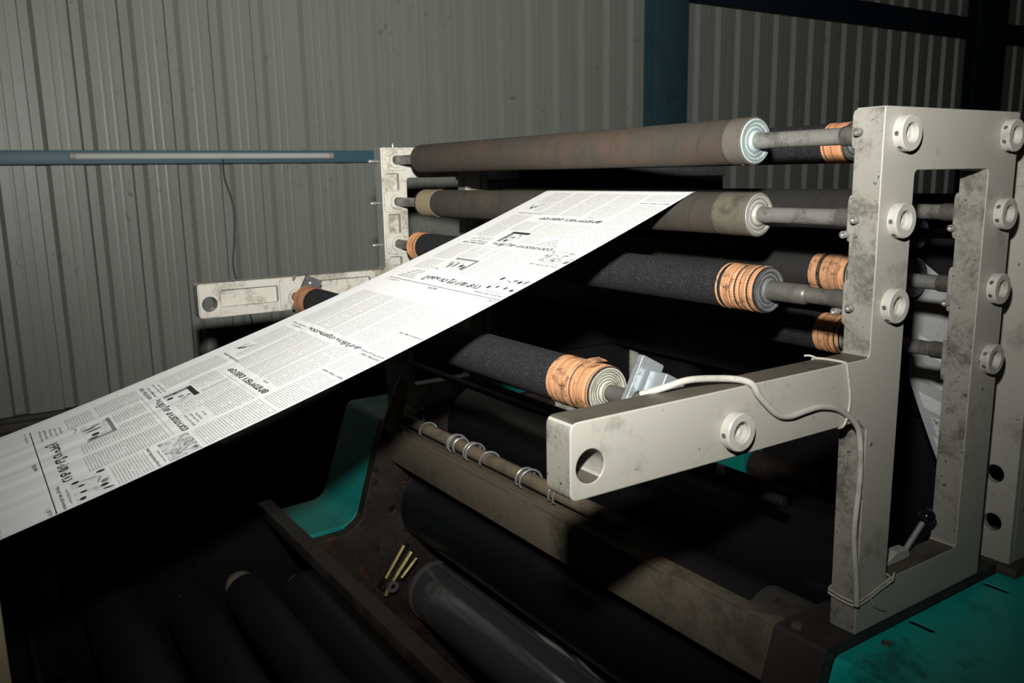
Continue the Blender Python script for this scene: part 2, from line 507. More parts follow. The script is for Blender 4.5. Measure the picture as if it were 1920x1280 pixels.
# ------------------------------------------------------------------ setting: corrugated wall, posts and rails, ledge, floor
PITCH = 0.166
def sheet_mesh(ribs):
    prof = []
    for i in range(ribs):
        y = i * PITCH
        prof += [(y, 0), (y + 0.012, -0.026), (y + 0.043, -0.026), (y + 0.057, 0)]
        for q in (0.088, 0.122):
            prof += [(y + q, 0), (y + q + 0.004, 0.0007), (y + q + 0.010, 0.0007), (y + q + 0.014, 0)]
    prof.append((ribs * PITCH + 0.006, 0.0005))
    bm = bmesh.new()
    z0, z1 = 0.0, 4.2
    a = [bm.verts.new((h, y, z0)) for y, h in prof]
    b = [bm.verts.new((h, y, z1)) for y, h in prof]
    a2 = [bm.verts.new((h - 0.0012, y, z0)) for y, h in prof]
    b2 = [bm.verts.new((h - 0.0012, y, z1)) for y, h in prof]
    for i in range(len(prof) - 1):
        bm.faces.new((a[i], a[i + 1], b[i + 1], b[i]))
        bm.faces.new((a2[i + 1], a2[i], b2[i], b2[i + 1]))
        bm.faces.new((b[i], b[i + 1], b2[i + 1], b2[i]))
        bm.faces.new((a[i + 1], a[i], a2[i], a2[i + 1]))
    bmesh.ops.recalc_face_normals(bm, faces=bm.faces[:])
    return bm_mesh(bm, 'wall_sheet', 'wall', smooth=False)
wall = bpy.data.objects.new('wall_back', None)
COL.objects.link(wall)
wall.location = (-3.0, 0, 0)
tag(wall, 'pale grey-green corrugated metal sheet wall', None, None, 'structure')
sm = sheet_mesh(6)
y = -0.545 - 0.027 - PITCH * 18
for i in range(14):
    o = bpy.data.objects.new('wall_sheet', sm)
    COL.objects.link(o)
    o.parent = wall
    o.location = (0.0004 * (i % 2), y + i * 6 * PITCH, ZO - 0.92)
def structure(name, bm, mat, label):
    return single(name, bm, mat, label, None, None, 'structure')
b = nbox(-3.3, -2.94, -4.0, 10.5, -1.75, -0.99)
structure('baseboard_back', b, 'plinth', 'dark masonry plinth under the corrugated wall')
b = bmesh.new()
box(b, -3.02, -2.93, -4.0, 10.5, -0.99, -0.965, 0.004)
box(b, -3.02, -2.955, -4.0, 10.5, -0.965, -0.935, 0.004)
box(b, -3.02, -2.97, -4.0, 10.5, -0.935, -0.918, 0.003)
structure('trim_1', b, 'plinth', 'dark stepped ledge along the foot of the corrugated wall')
b = nbox(-2.974, -2.93, -4.0, 10.5, -0.004, 0.046, bev=0.003)
structure('trim_2', b, 'blue', 'long blue horizontal rail across the corrugated wall')
b = bmesh.new()
box(b, -2.974, -2.90, -4.0, 10.5, 0.84, 0.975, 0.004)
structure('trim_3', b, 'blue_dark', 'upper dark blue girt crossing the wall at top right')
for nm, y0, y1, lb in (('trim_4', 2.36, 2.60, 'blue steel post rising in front of the wall behind the top roller'), ('trim_5', 5.5, 5.9, 'dark blue steel post at the far right of the wall')):
    b = bmesh.new()
    box(b, -2.90, -2.885, y0, y1, -1.75, 3.4, 0.002)
    box(b, -2.965, -2.89, (y0 + y1) / 2 - 0.006, (y0 + y1) / 2 + 0.006, -1.75, 3.4)
    box(b, -2.975, -2.963, y0, y1, -1.75, 3.4, 0.002)
    structure(nm, b, 'blue_post' if nm == 'trim_4' else 'blue_dark', lb)
b = nbox(-3.4, 3.5, -4.0, 10.5, -1.80, -1.75)
structure('floor', b, 'concrete', 'dark concrete floor of the press hall')

t = Thing('tube_light', (-2.915, 0.04, 0.02), 'long pale unlit tube lamp fixed along the blue wall rail', 'lamp')
t.add('tube', rod((-2.916, -0.445, 0.024), (0, 1, 0), 0.97, 0.0125, 18), 'white_tube')
for q in (-0.462, 0.525):
    t.add('end_cap', rod((-2.916, q, 0.024), (0, 1, 0), 0.02, 0.0138, 18), 'collar')
t.add('batten', nbox(-2.9305, -2.924, -0.46, 0.545, 0.012, 0.036), 'white_tube')

pts = [(-2.926, 0.086, 0.012), (-2.955, 0.095, -0.06), (-2.965, 0.125, -0.18), (-2.967, 0.118, -0.30), (-2.967, 0.105, -0.42), (-2.967, 0.135, -0.55), (-2.966, 0.165, -0.66), (-2.966, 0.16, -0.78)]
single('loose_wire', tube(spline(pts), 0.0035, 8), 'dark_plate', 'thin dark wire hanging from the blue rail down the corrugated wall', 'wire')

# ------------------------------------------------------------------ side frames of the roller tower
DEP, OY1, OY2, OZ1, OZ2 = 0.297, 0.066, 0.230, -0.0715, -0.587
ARM_Y, ARM_T, ARM_B = -0.444, -0.2872, -0.3625
OUT = [(0.0, 0.0), (DEP, 0.0), (DEP, -0.645), (0.006, -0.645), (0.002, ARM_B - 0.012), (-0.012, ARM_B), (ARM_Y, ARM_B), (ARM_Y, ARM_T), (-0.004, ARM_T), (0.0, ARM_T + 0.004)]
ORAD = [0.004, 0.004, 0.002, 0.002, 0.004, 0.006, 0.010, 0.010, 0.006, 0.006]
OUT_R = rounded(OUT, ORAD)
OPEN = rounded(rect(OY1, OY2, OZ2, OZ1), 0.008)
FRONT = [(0.036, -0.0297), (0.036, -0.1280), (0.0345, -0.2278)]
BACK = [(0.270, -0.0300), (0.270, -0.1295), (0.270, -0.2280), (0.270, -0.3235)]
ARM_P = (-0.230, -0.3325)
TIP = (-0.4205, -0.3318)
POCK = [rounded(rect(0.013, 0.046, -0.101, -0.061), 0.004), rounded(rect(0.014, 0.046, -0.203, -0.157), 0.004), rounded(rect(0.014, 0.046, -0.280, -0.259), 0.004), rounded(rect(0.014, 0.050, -0.52, -0.38), 0.006),
        rounded(rect(-0.395, -0.268, -0.341, -0.304), 0.004), rounded(rect(-0.200, -0.040, -0.345, -0.301), 0.006),
        rounded(rect(0.246, 0.282, -0.105, -0.062), 0.004), rounded(rect(0.246, 0.282, -0.203, -0.157), 0.004), rounded(rect(0.246, 0.282, -0.298, -0.256), 0.004), rounded(rect(0.246, 0.282, -0.55, -0.36), 0.006)]
hole_tip = circle2(TIP[0], TIP[1], 0.0163, 36)

def collar_ring(t, x, y, z, sgn, parent=None, mat='collar'):
    prof = [(0, 0.0112), (0, 0.0200), (0.0004, 0.0207), (0.0105, 0.0207), (0.0118, 0.0196), (0.0118, 0.0122), (0.0108, 0.0112)]
    c = t.add('collar', lathe(prof, (x, y, z), (sgn, 0, 0), 40, closed=True), mat)
    plug = lathe([(0, 0), (0.0, 0.0108), (0.0035, 0.0108), (0.0035, 0.006), (0.002, 0.0045), (0.002, 0)], (x, y, z), (sgn, 0, 0), 24)
    t.add('shaft_end', plug, 'collar', c)
    for ang, l in ((200, 0), (250, 1), (150, 0)):
        a = math.radians(ang + (y * 900) % 40)
        d = Vector((0, math.cos(a), math.sin(a)))
        s = Vector((x + sgn * 0.0055, y, z)) + d * 0.0196
        t.add('set_screw', lathe([(0.0, 0.0), (0.0, 0.0016), (0.0004, 0.0026), (0.0013, 0.0028), (0.0016, 0.0022), (0.0012, 0.0012), (0.0012, 0)], s, d, 12), 'hole' if l else 'steel_dark', c)
    return c

def clamp_screw(t, x, y, z, d=(0, -1, 0), L=0.011, r=0.0046):
    s = t.add('clamp_screw', lathe([(0, 0), (0, r * 0.72), (L * 0.42, r * 0.72), (L * 0.42, r), (L - 0.0008, r), (L, r * 0.85), (L, r * 0.5), (L - 0.003, r * 0.45), (L - 0.003, 0)], (x, y, z), d, 18), 'screw')
    return s

near = Thing('side_frame', (-0.018, 0.15, -0.645), 'near grey cast side frame with a long forward arm, pierced by shaft collars', 'machine frame')
b = slab(OUT_R, [OPEN, hole_tip], -0.037, 0.0, 0.0016)
for (py, pz) in FRONT[1:] + [(0.034, -0.02)]:
    slab(rounded(rect(0.0012, 0.063, pz - 0.027, min(pz + 0.030, -0.001)), 0.010), [], -0.0425, -0.036, 0.002, bm=b)
for (py, pz) in BACK[1:]:
    slab(rounded(rect(0.2312, 0.294, pz - 0.034, pz + 0.028), 0.010), [], -0.043, -0.036, 0.002, bm=b)
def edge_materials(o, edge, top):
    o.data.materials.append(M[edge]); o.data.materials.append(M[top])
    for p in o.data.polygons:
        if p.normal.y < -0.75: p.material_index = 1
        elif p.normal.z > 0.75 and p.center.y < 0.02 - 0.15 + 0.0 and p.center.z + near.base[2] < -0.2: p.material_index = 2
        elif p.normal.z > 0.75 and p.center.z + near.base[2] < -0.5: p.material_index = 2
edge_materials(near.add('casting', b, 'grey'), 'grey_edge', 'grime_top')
for p in FRONT + BACK: collar_ring(near, 0.0, p[0], p[1], 1)
collar_ring(near, 0.0, ARM_P[0], ARM_P[1], 1)
for (x, z) in ((-0.029, -0.0275), (-0.0265, -0.1268), (-0.0265, -0.2300)):
    clamp_screw(near, x, 0.001, z)
for (x, y, z) in ((-0.0400, 0.004, -0.1445), (-0.0465, 0.004, -0.2370), (-0.0395, 0.234, -0.1480), (-0.0395, 0.234, -0.2480)):
    clamp_screw(near, x, y, z, L=0.013)
for (y, z) in ((0.0135, -0.395), (0.262, -0.365), (0.2465, -0.3245)):
    near.add('plug_screw', lathe([(0, 0), (0, 0.0030), (0.0006, 0.0030), (0.0009, 0.0024), (0.0009, 0)], (0, y, z), (1, 0, 0), 14), 'screw')

FX = -1.3
far = Thing('side_frame', (FX - 0.018, 0.15, -0.645), 'far grey cast side frame seen from inside, with ribbed pockets and shaft bosses', 'machine frame')
b = slab(OUT_R, [OPEN, hole_tip] + POCK, FX - 0.037, FX, 0.0014)
for ring in POCK:
    cy = sum(q[0] for q in ring) / len(ring); cz = sum(q[1] for q in ring) / len(ring)
    slab([(cy + (q[0] - cy) * 1.04 + math.copysign(0.0015, q[0] - cy), cz + (q[1] - cz) * 1.04 + math.copysign(0.0015, q[1] - cz)) for q in ring], [], FX - 0.034, FX - 0.014, 0.0, bm=b)
for (py, pz) in FRONT:
    slab(rounded(rect(0.0035, 0.0625, pz - 0.0245, min(pz + 0.026, -0.003)), 0.009), [], FX - 0.001, FX + 0.0035, 0.0015, bm=b)
for (y0, y1) in ((ARM_Y + 0.002, -0.398), (-0.265, -0.203)):
    slab(rounded(rect(y0, y1, ARM_B + 0.002, ARM_T - 0.002), 0.009), [hole_tip] if y0 < -0.4 else [], FX - 0.001, FX + 0.0035, 0.0015, bm=b)
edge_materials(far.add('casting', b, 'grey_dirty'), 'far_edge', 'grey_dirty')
for p in FRONT + BACK + [ARM_P]:
    far.add('bush', lathe([(0, 0.0112), (0, 0.0185), (0.006, 0.0175), (0.006, 0.0112)], (FX + 0.003, p[0], p[1]), (1, 0, 0), 30, closed=True), 'grey_dirty')
for p in FRONT:
    clamp_screw(far, FX - 0.019, 0.001, p[1] - 0.002, L=0.024, r=0.004)
clamp_screw(far, FX + 0.0005, ARM_P[0] - 0.002, -0.2965, d=(0.6, 0, 0.8), L=0.016, r=0.004)
clamp_screw(far, FX - 0.005, 0.035, -0.004, d=(0, 0, 1), L=0.014, r=0.003)
clamp_screw(far, FX - 0.005, ARM_P[0] - 0.003, ARM_B + 0.002, d=(0, 0, -1), L=0.014, r=0.003)

# ------------------------------------------------------------------ web rollers between the frames
def ragged(x0, x1, r, seed, n=26):
    rnd = random.Random(seed)
    prof = [(x0, r - 0.004), (x0, r + 0.0008)]
    for i in range(1, n):
        prof.append((x0 + (x1 - x0) * i / n, r + rnd.uniform(-0.0002, 0.0011)))
    prof += [(x1, r + 0.0004), (x1, r - 0.006)]
    return prof

def roller(y, z, r, xs, cover, label, group, tapes=(), disc='disc', x0=FX + 0.004, x1=-0.0365, shaft_r=0.0104, thick=None, caps=True, far_tan=False, shaft='steel', hub=0.018):
    """xs = ends of the covered tube. tapes = (from, to, material) bands."""
    t = Thing('web_roller', ((xs[0] + xs[1]) / 2, y, z), label, 'roller', group)
    t.add('sleeve', lathe([(xs[0], r - 0.004), (xs[0], r - 0.001), (xs[0] + 0.001, r), (xs[1] - 0.001, r), (xs[1], r - 0.001), (xs[1], r - 0.004)], (0, y, z), seg=56), cover)
    for i, (a, bb, mt) in enumerate(tapes):
        t.add('tape_wrap', lathe(ragged(a, bb, r, i + int(1e4 * abs(z))), (0, y, z), seg=48), mt)
    for s, xe in ((1, xs[1]), (-1, xs[0])):
        prof = [(-0.006, r - 0.0006), (0.0005, r - 0.0012), (0.0012, r - 0.0020), (0.0012, r - 0.006), (-0.0008, r - 0.0065), (-0.0012, r - 0.012), (0.0010, hub - 0.004), (0.0042, hub - 0.0055), (0.0048, shaft_r + 0.001), (0.0048, shaft_r - 0.002)]
        t.add('end_disc', lathe(prof, (xe, y, z), (s, 0, 0), 48), disc)
    p = [(x0, 0), (x0, shaft_r), (xs[0] + 0.02, shaft_r), (xs[0] + 0.02, 0.004)]
    t.add('shaft', lathe(p, (0, y, z), seg=32), shaft)
    if thick:
        p = [(xs[1] - 0.02, 0.004), (xs[1] - 0.02, thick[1]), (thick[0], thick[1]), (thick[0] + 0.002, shaft_r + 0.0012), (thick[0] + 0.004, shaft_r), (x1, shaft_r), (x1, 0)]
    else:
        p = [(xs[1] - 0.02, 0.004), (xs[1] - 0.02, shaft_r), (x1, shaft_r), (x1, 0)]
    sh = t.add('shaft', lathe(p, (0, y, z), seg=32), shaft)
    t.add('shaft_sleeve', lathe([(x1 - 0.042, shaft_r), (x1 - 0.042, shaft_r + 0.0012), (x1 - 0.0405, shaft_r + 0.0016), (x1 - 0.005, shaft_r + 0.0016), (x1 - 0.005, shaft_r)], (0, y, z), seg=32), 'steel_dark', sh)
    return t

G1, G2 = 'front column of web rollers', 'rear column of web rollers'
r1 = roller(0.0385, -0.0297, 0.0310, (-1.165, -0.2145), 'cloth1', 'topmost front roller in worn brown woven cover, pale bluish end disc', G1, disc='disc')
for q in (0.9, 3.4):
    d = Vector((0, math.cos(q + PI / 2 + 0.9), math.sin(q + PI / 2 + 0.9)))
r1.add('end_band', lathe([(-0.245, 0.031), (-0.245, 0.0318), (-0.2155, 0.0318), (-0.2150, 0.031)], (0, 0.0385, -0.0297), seg=56), painted('gunmetal_band', (0.085, 0.075, 0.062), (0.03, 0.027, 0.022), 0.5, 30, 0.5, spots=0.5))
for a in (205, 262):
    d = Vector((0, math.cos(math.radians(a)), math.sin(math.radians(a))))
    r1.add('band_screw', lathe([(0, 0), (0, 0.0030), (0.0009, 0.0030), (0.0012, 0.0022), (0.0006, 0.0012), (0.0006, 0)], Vector((-0.231, 0.0385, -0.0297)) + d * 0.0312, d, 14), 'steel_dark')
r2 = roller(0.0385, -0.1275, 0.0294, (-1.158, -0.2035), 'cloth2', 'second front roller from top, worn olive cover, carrying the newspaper web', G1, disc='disc_pale')
r2.add('end_band', lathe([(-0.262, 0.029), (-0.262, 0.0300), (-0.2045, 0.0300), (-0.2040, 0.029)], (0, 0.0385, -0.1275), seg=56), painted('worn_band', (0.10, 0.09, 0.066), (0.022, 0.02, 0.015), 0.6, 30, 0.5, spots=0.7))
r2.add('end_band', lathe([(-1.150, 0.029), (-1.150, 0.0300), (-1.085, 0.0300), (-1.085, 0.029)], (0, 0.0385, -0.1275), seg=56), 'tan_band')
r3 = roller(0.0345, -0.2278, 0.0315, (-1.192, -0.1780), 'cloth3', 'third front roller from top, black gritty cover, tan tape at both ends', G1,
            tapes=((-0.246, -0.181, 'tape'), (-1.190, -1.150, 'tape_clean')), disc='disc_rough', thick=(-0.118, 0.0132), shaft='steel_dark')
r4 = roller(ARM_P[0], ARM_P[1], 0.0316, (-1.222, -0.2010), 'cloth3', 'lowest front roller, black gritty cover, hung between the two forward arms', G1,
            tapes=((-0.286, -0.203, 'tape'), (-1.220, -1.165, 'tape_clean')), disc='disc_card', shaft='steel_dark')
# peeled ends of the tape on the lowest roller
for (a0, a1, xx0, xx1) in ((70, 118, -0.246, -0.222), (150, 190, -0.222, -0.206)):
    b = bmesh.new()
    rows = []
    for k in range(9):
        q = k / 8
        a = math.radians(a0 + (a1 - a0) * q)
        rr = 0.0325 + 0.007 * q ** 2
        row = [bm_v for bm_v in ()]
        for xx, rd in ((xx0 + 0.006 * q, rr), (xx1, rr - 0.002 * q), (xx1, rr - 0.002 * q - 0.0006), (xx0 + 0.006 * q, rr - 0.0006)):
            row.append(b.verts.new((xx, ARM_P[0] - math.cos(a) * rd, ARM_P[1] + math.sin(a) * rd)))
        rows.append(row)
    for p, q in zip(rows, rows[1:]):
        for k in range(4):
            b.faces.new((p[k], p[(k + 1) % 4], q[(k + 1) % 4], q[k]))
    b.faces.new(rows[0][::-1]); b.faces.new(rows[-1])
    bmesh.ops.recalc_face_normals(b, faces=b.faces[:])
    r4.add('tape_flap', b, 'tape')
roller(0.2710, -0.0300, 0.0300, (-1.165, -0.2240), 'cloth3', 'topmost rear roller, black cover with clean tan tape behind the top shaft', G2, tapes=((-0.262, -0.2255, 'tape_clean'),), disc='disc_rough')
roller(0.2700, -0.1295, 0.0310, (-1.165, -0.2000), 'cloth4', 'second rear roller from top, grey woven cover without tape', G2, disc='disc_blue')
roller(0.2750, -0.2290, 0.0300, (-1.165, -0.2100), 'cloth4', 'third rear roller from top, grey woven cover with frayed tan tape', G2, tapes=((-0.276, -0.212, 'tape'),), disc='disc_card')
roller(0.2700, -0.3235, 0.0300, (-1.165, -0.2100), 'cloth3', 'lowest rear roller, dark cover with tan tape close to the frame', G2, tapes=((-0.258, -0.212, 'tape'),), disc='disc_card')

# lever brackets beside the ends of the lowest front roller
def bracket(x, mat, label, sgn):
    t = Thing('roller_bracket', (x, ARM_P[0], ARM_P[1]), label, 'bracket', None)
    ca, sa = math.cos(math.radians(62)), math.sin(math.radians(62))
    def P(u, v): return (ARM_P[0] + u * ca - v * sa, ARM_P[1] + u * sa + v * ca)
    bar = rounded([P(-0.030, -0.019), P(0.052, -0.019), P(0.052, 0.019), P(-0.030, 0.019)], 0.003)
    t.add('plate', slab(bar, [circle2(ARM_P[0], ARM_P[1], 0.0118, 24)], x - 0.0045, x + 0.0045, 0.001), mat)
    blk = rounded([P(0.008, -0.030), P(0.040, -0.030), P(0.040, 0.004), P(0.008, 0.004)], 0.003)
    t.add('block', slab(blk, [], x + sgn * 0.022 - 0.014, x + sgn * 0.022 + 0.014, 0.0016), mat)
    q = P(0.038, 0.004)
    t.add('bolt', lathe([(0, 0), (0, 0.0042), (0.002, 0.0042), (0.0028, 0.003), (0.0028, 0)], (x - sgn * 0.0045, q[0], q[1]), (-sgn, 0, 0), 14), 'screw')
    return t
bracket(-0.150, 'zinc', 'pale zinc bracket between the lowest roller end and near arm', 1)
bracket(-1.238, 'dark_plate', 'dark steel bracket between the lowest roller and far arm', -1)

# ------------------------------------------------------------------ the newspaper web
Y0, Z0, XR, WW = 0.0375, -0.0958, -0.3203, 0.361
US = np.linspace(0, 1.9, 1901)
_dz = -0.402 + 0.154 * US
_dz = np.where(US > 1.6, -0.402 + 0.154 * 1.6, _dz)
SS = np.concatenate([[0], np.cumsum(np.sqrt(1 + ((_dz[:-1] + _dz[1:]) / 2) ** 2) * np.diff(US))])
ZZ = np.concatenate([[0], np.cumsum((_dz[:-1] + _dz[1:]) / 2 * np.diff(US))])
RULE1, PERIOD, SKEW = 0.9132, 0.5445, 0.014
def wrinkle(x, s):
    k = min(1.0, max(0.0, (s - 0.25) / 0.6))
    a = x + 0.02 * math.sin(s * 5.0)
    return k * 0.0004 * (math.sin(a * 2 * PI / 0.047 + 1.2 * math.sin(a * 31)) + 0.35 * math.sin(a * 2 * PI / 0.027 + s * 4)) * (0.6 + 0.4 * math.sin(a * 23 + 1))
def web_point(a, s, off=0.0):
    u = float(np.interp(s, SS, US)); z = float(np.interp(s, SS, ZZ))
    dz = -0.402 + 0.154 * min(u, 1.6)
    n = Vector((0, dz, 1)).normalized()
    n = Vector((0, dz / math.sqrt(1 + dz * dz), 1 / math.sqrt(1 + dz * dz)))
    p = Vector((XR - a, Y0 - u, Z0 + z))
    return p + n * (off + wrinkle(p.x, s))
WB = (XR - WW / 2, 0.0385, -0.1275)
web = Thing('newspaper_web', WB, 'long strip of printed newspaper running off the second roller toward the lower left', 'newspaper')
b = bmesh.new()
NX = 90
S0 = 0.0109          # where the web leaves the roller
ss = [S0 + i * 1.60 / 150 for i in range(151)]
grid = []
# wrapped part over the roller and on to the rear column
wrap = []
rc, rr = (0.0385, -0.1275), 0.0299
for q in (107, 101, 95, 89, 83, 77, 72, 70):
    wrap.append((rc[0] + rr * math.cos(math.radians(q)), rc[1] + rr * math.sin(math.radians(q))))
bt = (0.2700, -0.1295, 0.0314)
for q in (-102, -92, -84):
    wrap.append((bt[0] + bt[2] * math.cos(math.radians(q)), bt[1] + bt[2] * math.sin(math.radians(q))))
wrap.append((0.50, -0.1513))
wrap.append((0.715, -0.158))
for yz in reversed(wrap):
    grid.append([b.verts.new((XR - WW * j / NX, yz[0], yz[1])) for j in range(NX + 1)])
for s in ss:
    grid.append([b.verts.new(web_point(WW * j / NX, s)) for j in range(NX + 1)])
for p, q in zip(grid, grid[1:]):
    for j in range(NX):
        b.faces.new((p[j], p[j + 1], q[j + 1], q[j]))
bmesh.ops.recalc_face_normals(b, faces=b.faces[:])
web.add('paper_sheet', b, 'paper', angle=80)

def mapped(a, bb, rule, off):
    return web_point(a, rule - (bb + SKEW * a), off)
def clip_b(rule, b0, b1):
    """part of the page range that lies on the run in front of the roller"""
    return b0, min(b1, rule - 0.018)

def patch(a0, a1, b0, b1, rule, mat, name, off=0.00025):
    c = SKEW * (a0 + a1) / 2
    b0 -= c; b1 -= c
    b0, b1 = clip_b(rule, b0, b1)
    b0 = max(b0, rule - 1.55)
    if b1 - b0 < 0.0003: return
    bm = bmesh.new()
    uvl = bm.loops.layers.uv.new('uv')
    na = max(2, int((a1 - a0) / 0.005)); nb = max(2, int((b1 - b0) / 0.012))
    g = [[(bm.verts.new(mapped(a0 + (a1 - a0) * i / na, b0 + (b1 - b0) * j / nb, rule, off)), (a0 + (a1 - a0) * i / na + 3.7 * rule, b0 + (b1 - b0) * j / nb)) for i in range(na + 1)] for j in range(nb + 1)]
    uv = {}
    for row in g:
        for v, t in row: uv[v] = t
    for j in range(nb):
        for i in range(na):
            f = bm.faces.new((g[j][i][0], g[j + 1][i][0], g[j + 1][i + 1][0], g[j][i + 1][0]))
            for l in f.loops: l[uvl].uv = (uv[l.vert][0], -uv[l.vert][1])
    bm.normal_update()
    for f in bm.faces:
        if f.normal.z < 0: f.normal_flip()
    web.add(name, bm, mat, angle=80)

_txt = {}
def text_shape(body, bold):
    key = (body, bold)
    if key not in _txt:
        cu = bpy.data.curves.new('tmp', 'FONT')
        cu.body = body
        cu.size = 1.0
        cu.offset = bold
        cu.resolution_u = 3
        ob = bpy.data.objects.new('tmp', cu)
        COL.objects.link(ob)
        dg = bpy.context.evaluated_depsgraph_get()
        me = ob.evaluated_get(dg).to_mesh()
        vs = [(v.co.x, v.co.y) for v in me.vertices]
        fs = [tuple(p.vertices) for p in me.polygons]
        ob.evaluated_get(dg).to_mesh_clear()
        bpy.data.objects.remove(ob); bpy.data.curves.remove(cu)
        xs = [v[0] for v in vs] or [0, 1]; ys = [v[1] for v in vs] or [0, 1]
        x0, x1, y0, y1 = min(xs), max(xs), min(ys), max(ys)
        _txt[key] = ([((x - x0) / (x1 - x0), (y - y0) / (y1 - y0)) for x, y in vs], fs)
    return _txt[key]

def words(body, a0, a1, b0, b1, rule, name='headline', bold=0.012, mat='print_ink', off=0.0003):
    c = SKEW * (a0 + a1) / 2
    b0 -= c; b1 -= c
    if rule - b1 - SKEW * a1 < 0.013 or rule - b0 > 1.3: return
    vs, fs = text_shape(body, bold)
    bm = bmesh.new()
    V = [bm.verts.new(mapped(a0 + (a1 - a0) * x, b1 - (b1 - b0) * y, rule, off)) for x, y in vs]
    for f in fs:
        try: bm.faces.new([V[i] for i in f])
        except ValueError: pass
    bm.normal_update()
    for f in bm.faces:
        if f.normal.z < 0: f.normal_flip()
    web.add(name, bm, mat, smooth=False)

def blob(a, bb, ra, rb, rule, mat='print_ink', rot=0.0, name='picture_detail', n=12):
    if rule - bb < 0.01: return
    bb -= SKEW * a
    bm = bmesh.new()
    vs = []
    for k in range(n):
        q = 2 * PI * k / n
        u, v = ra * math.cos(q), rb * math.sin(q)
        vs.append(bm.verts.new(mapped(a + u * math.cos(rot) - v * math.sin(rot), bb + u * math.sin(rot) + v * math.cos(rot), rule, 0.0004)))
    f = bm.faces.new(vs)
    bm.normal_update()
    if f.normal.z < 0: f.normal_flip()
    web.add(name, bm, mat, smooth=False)

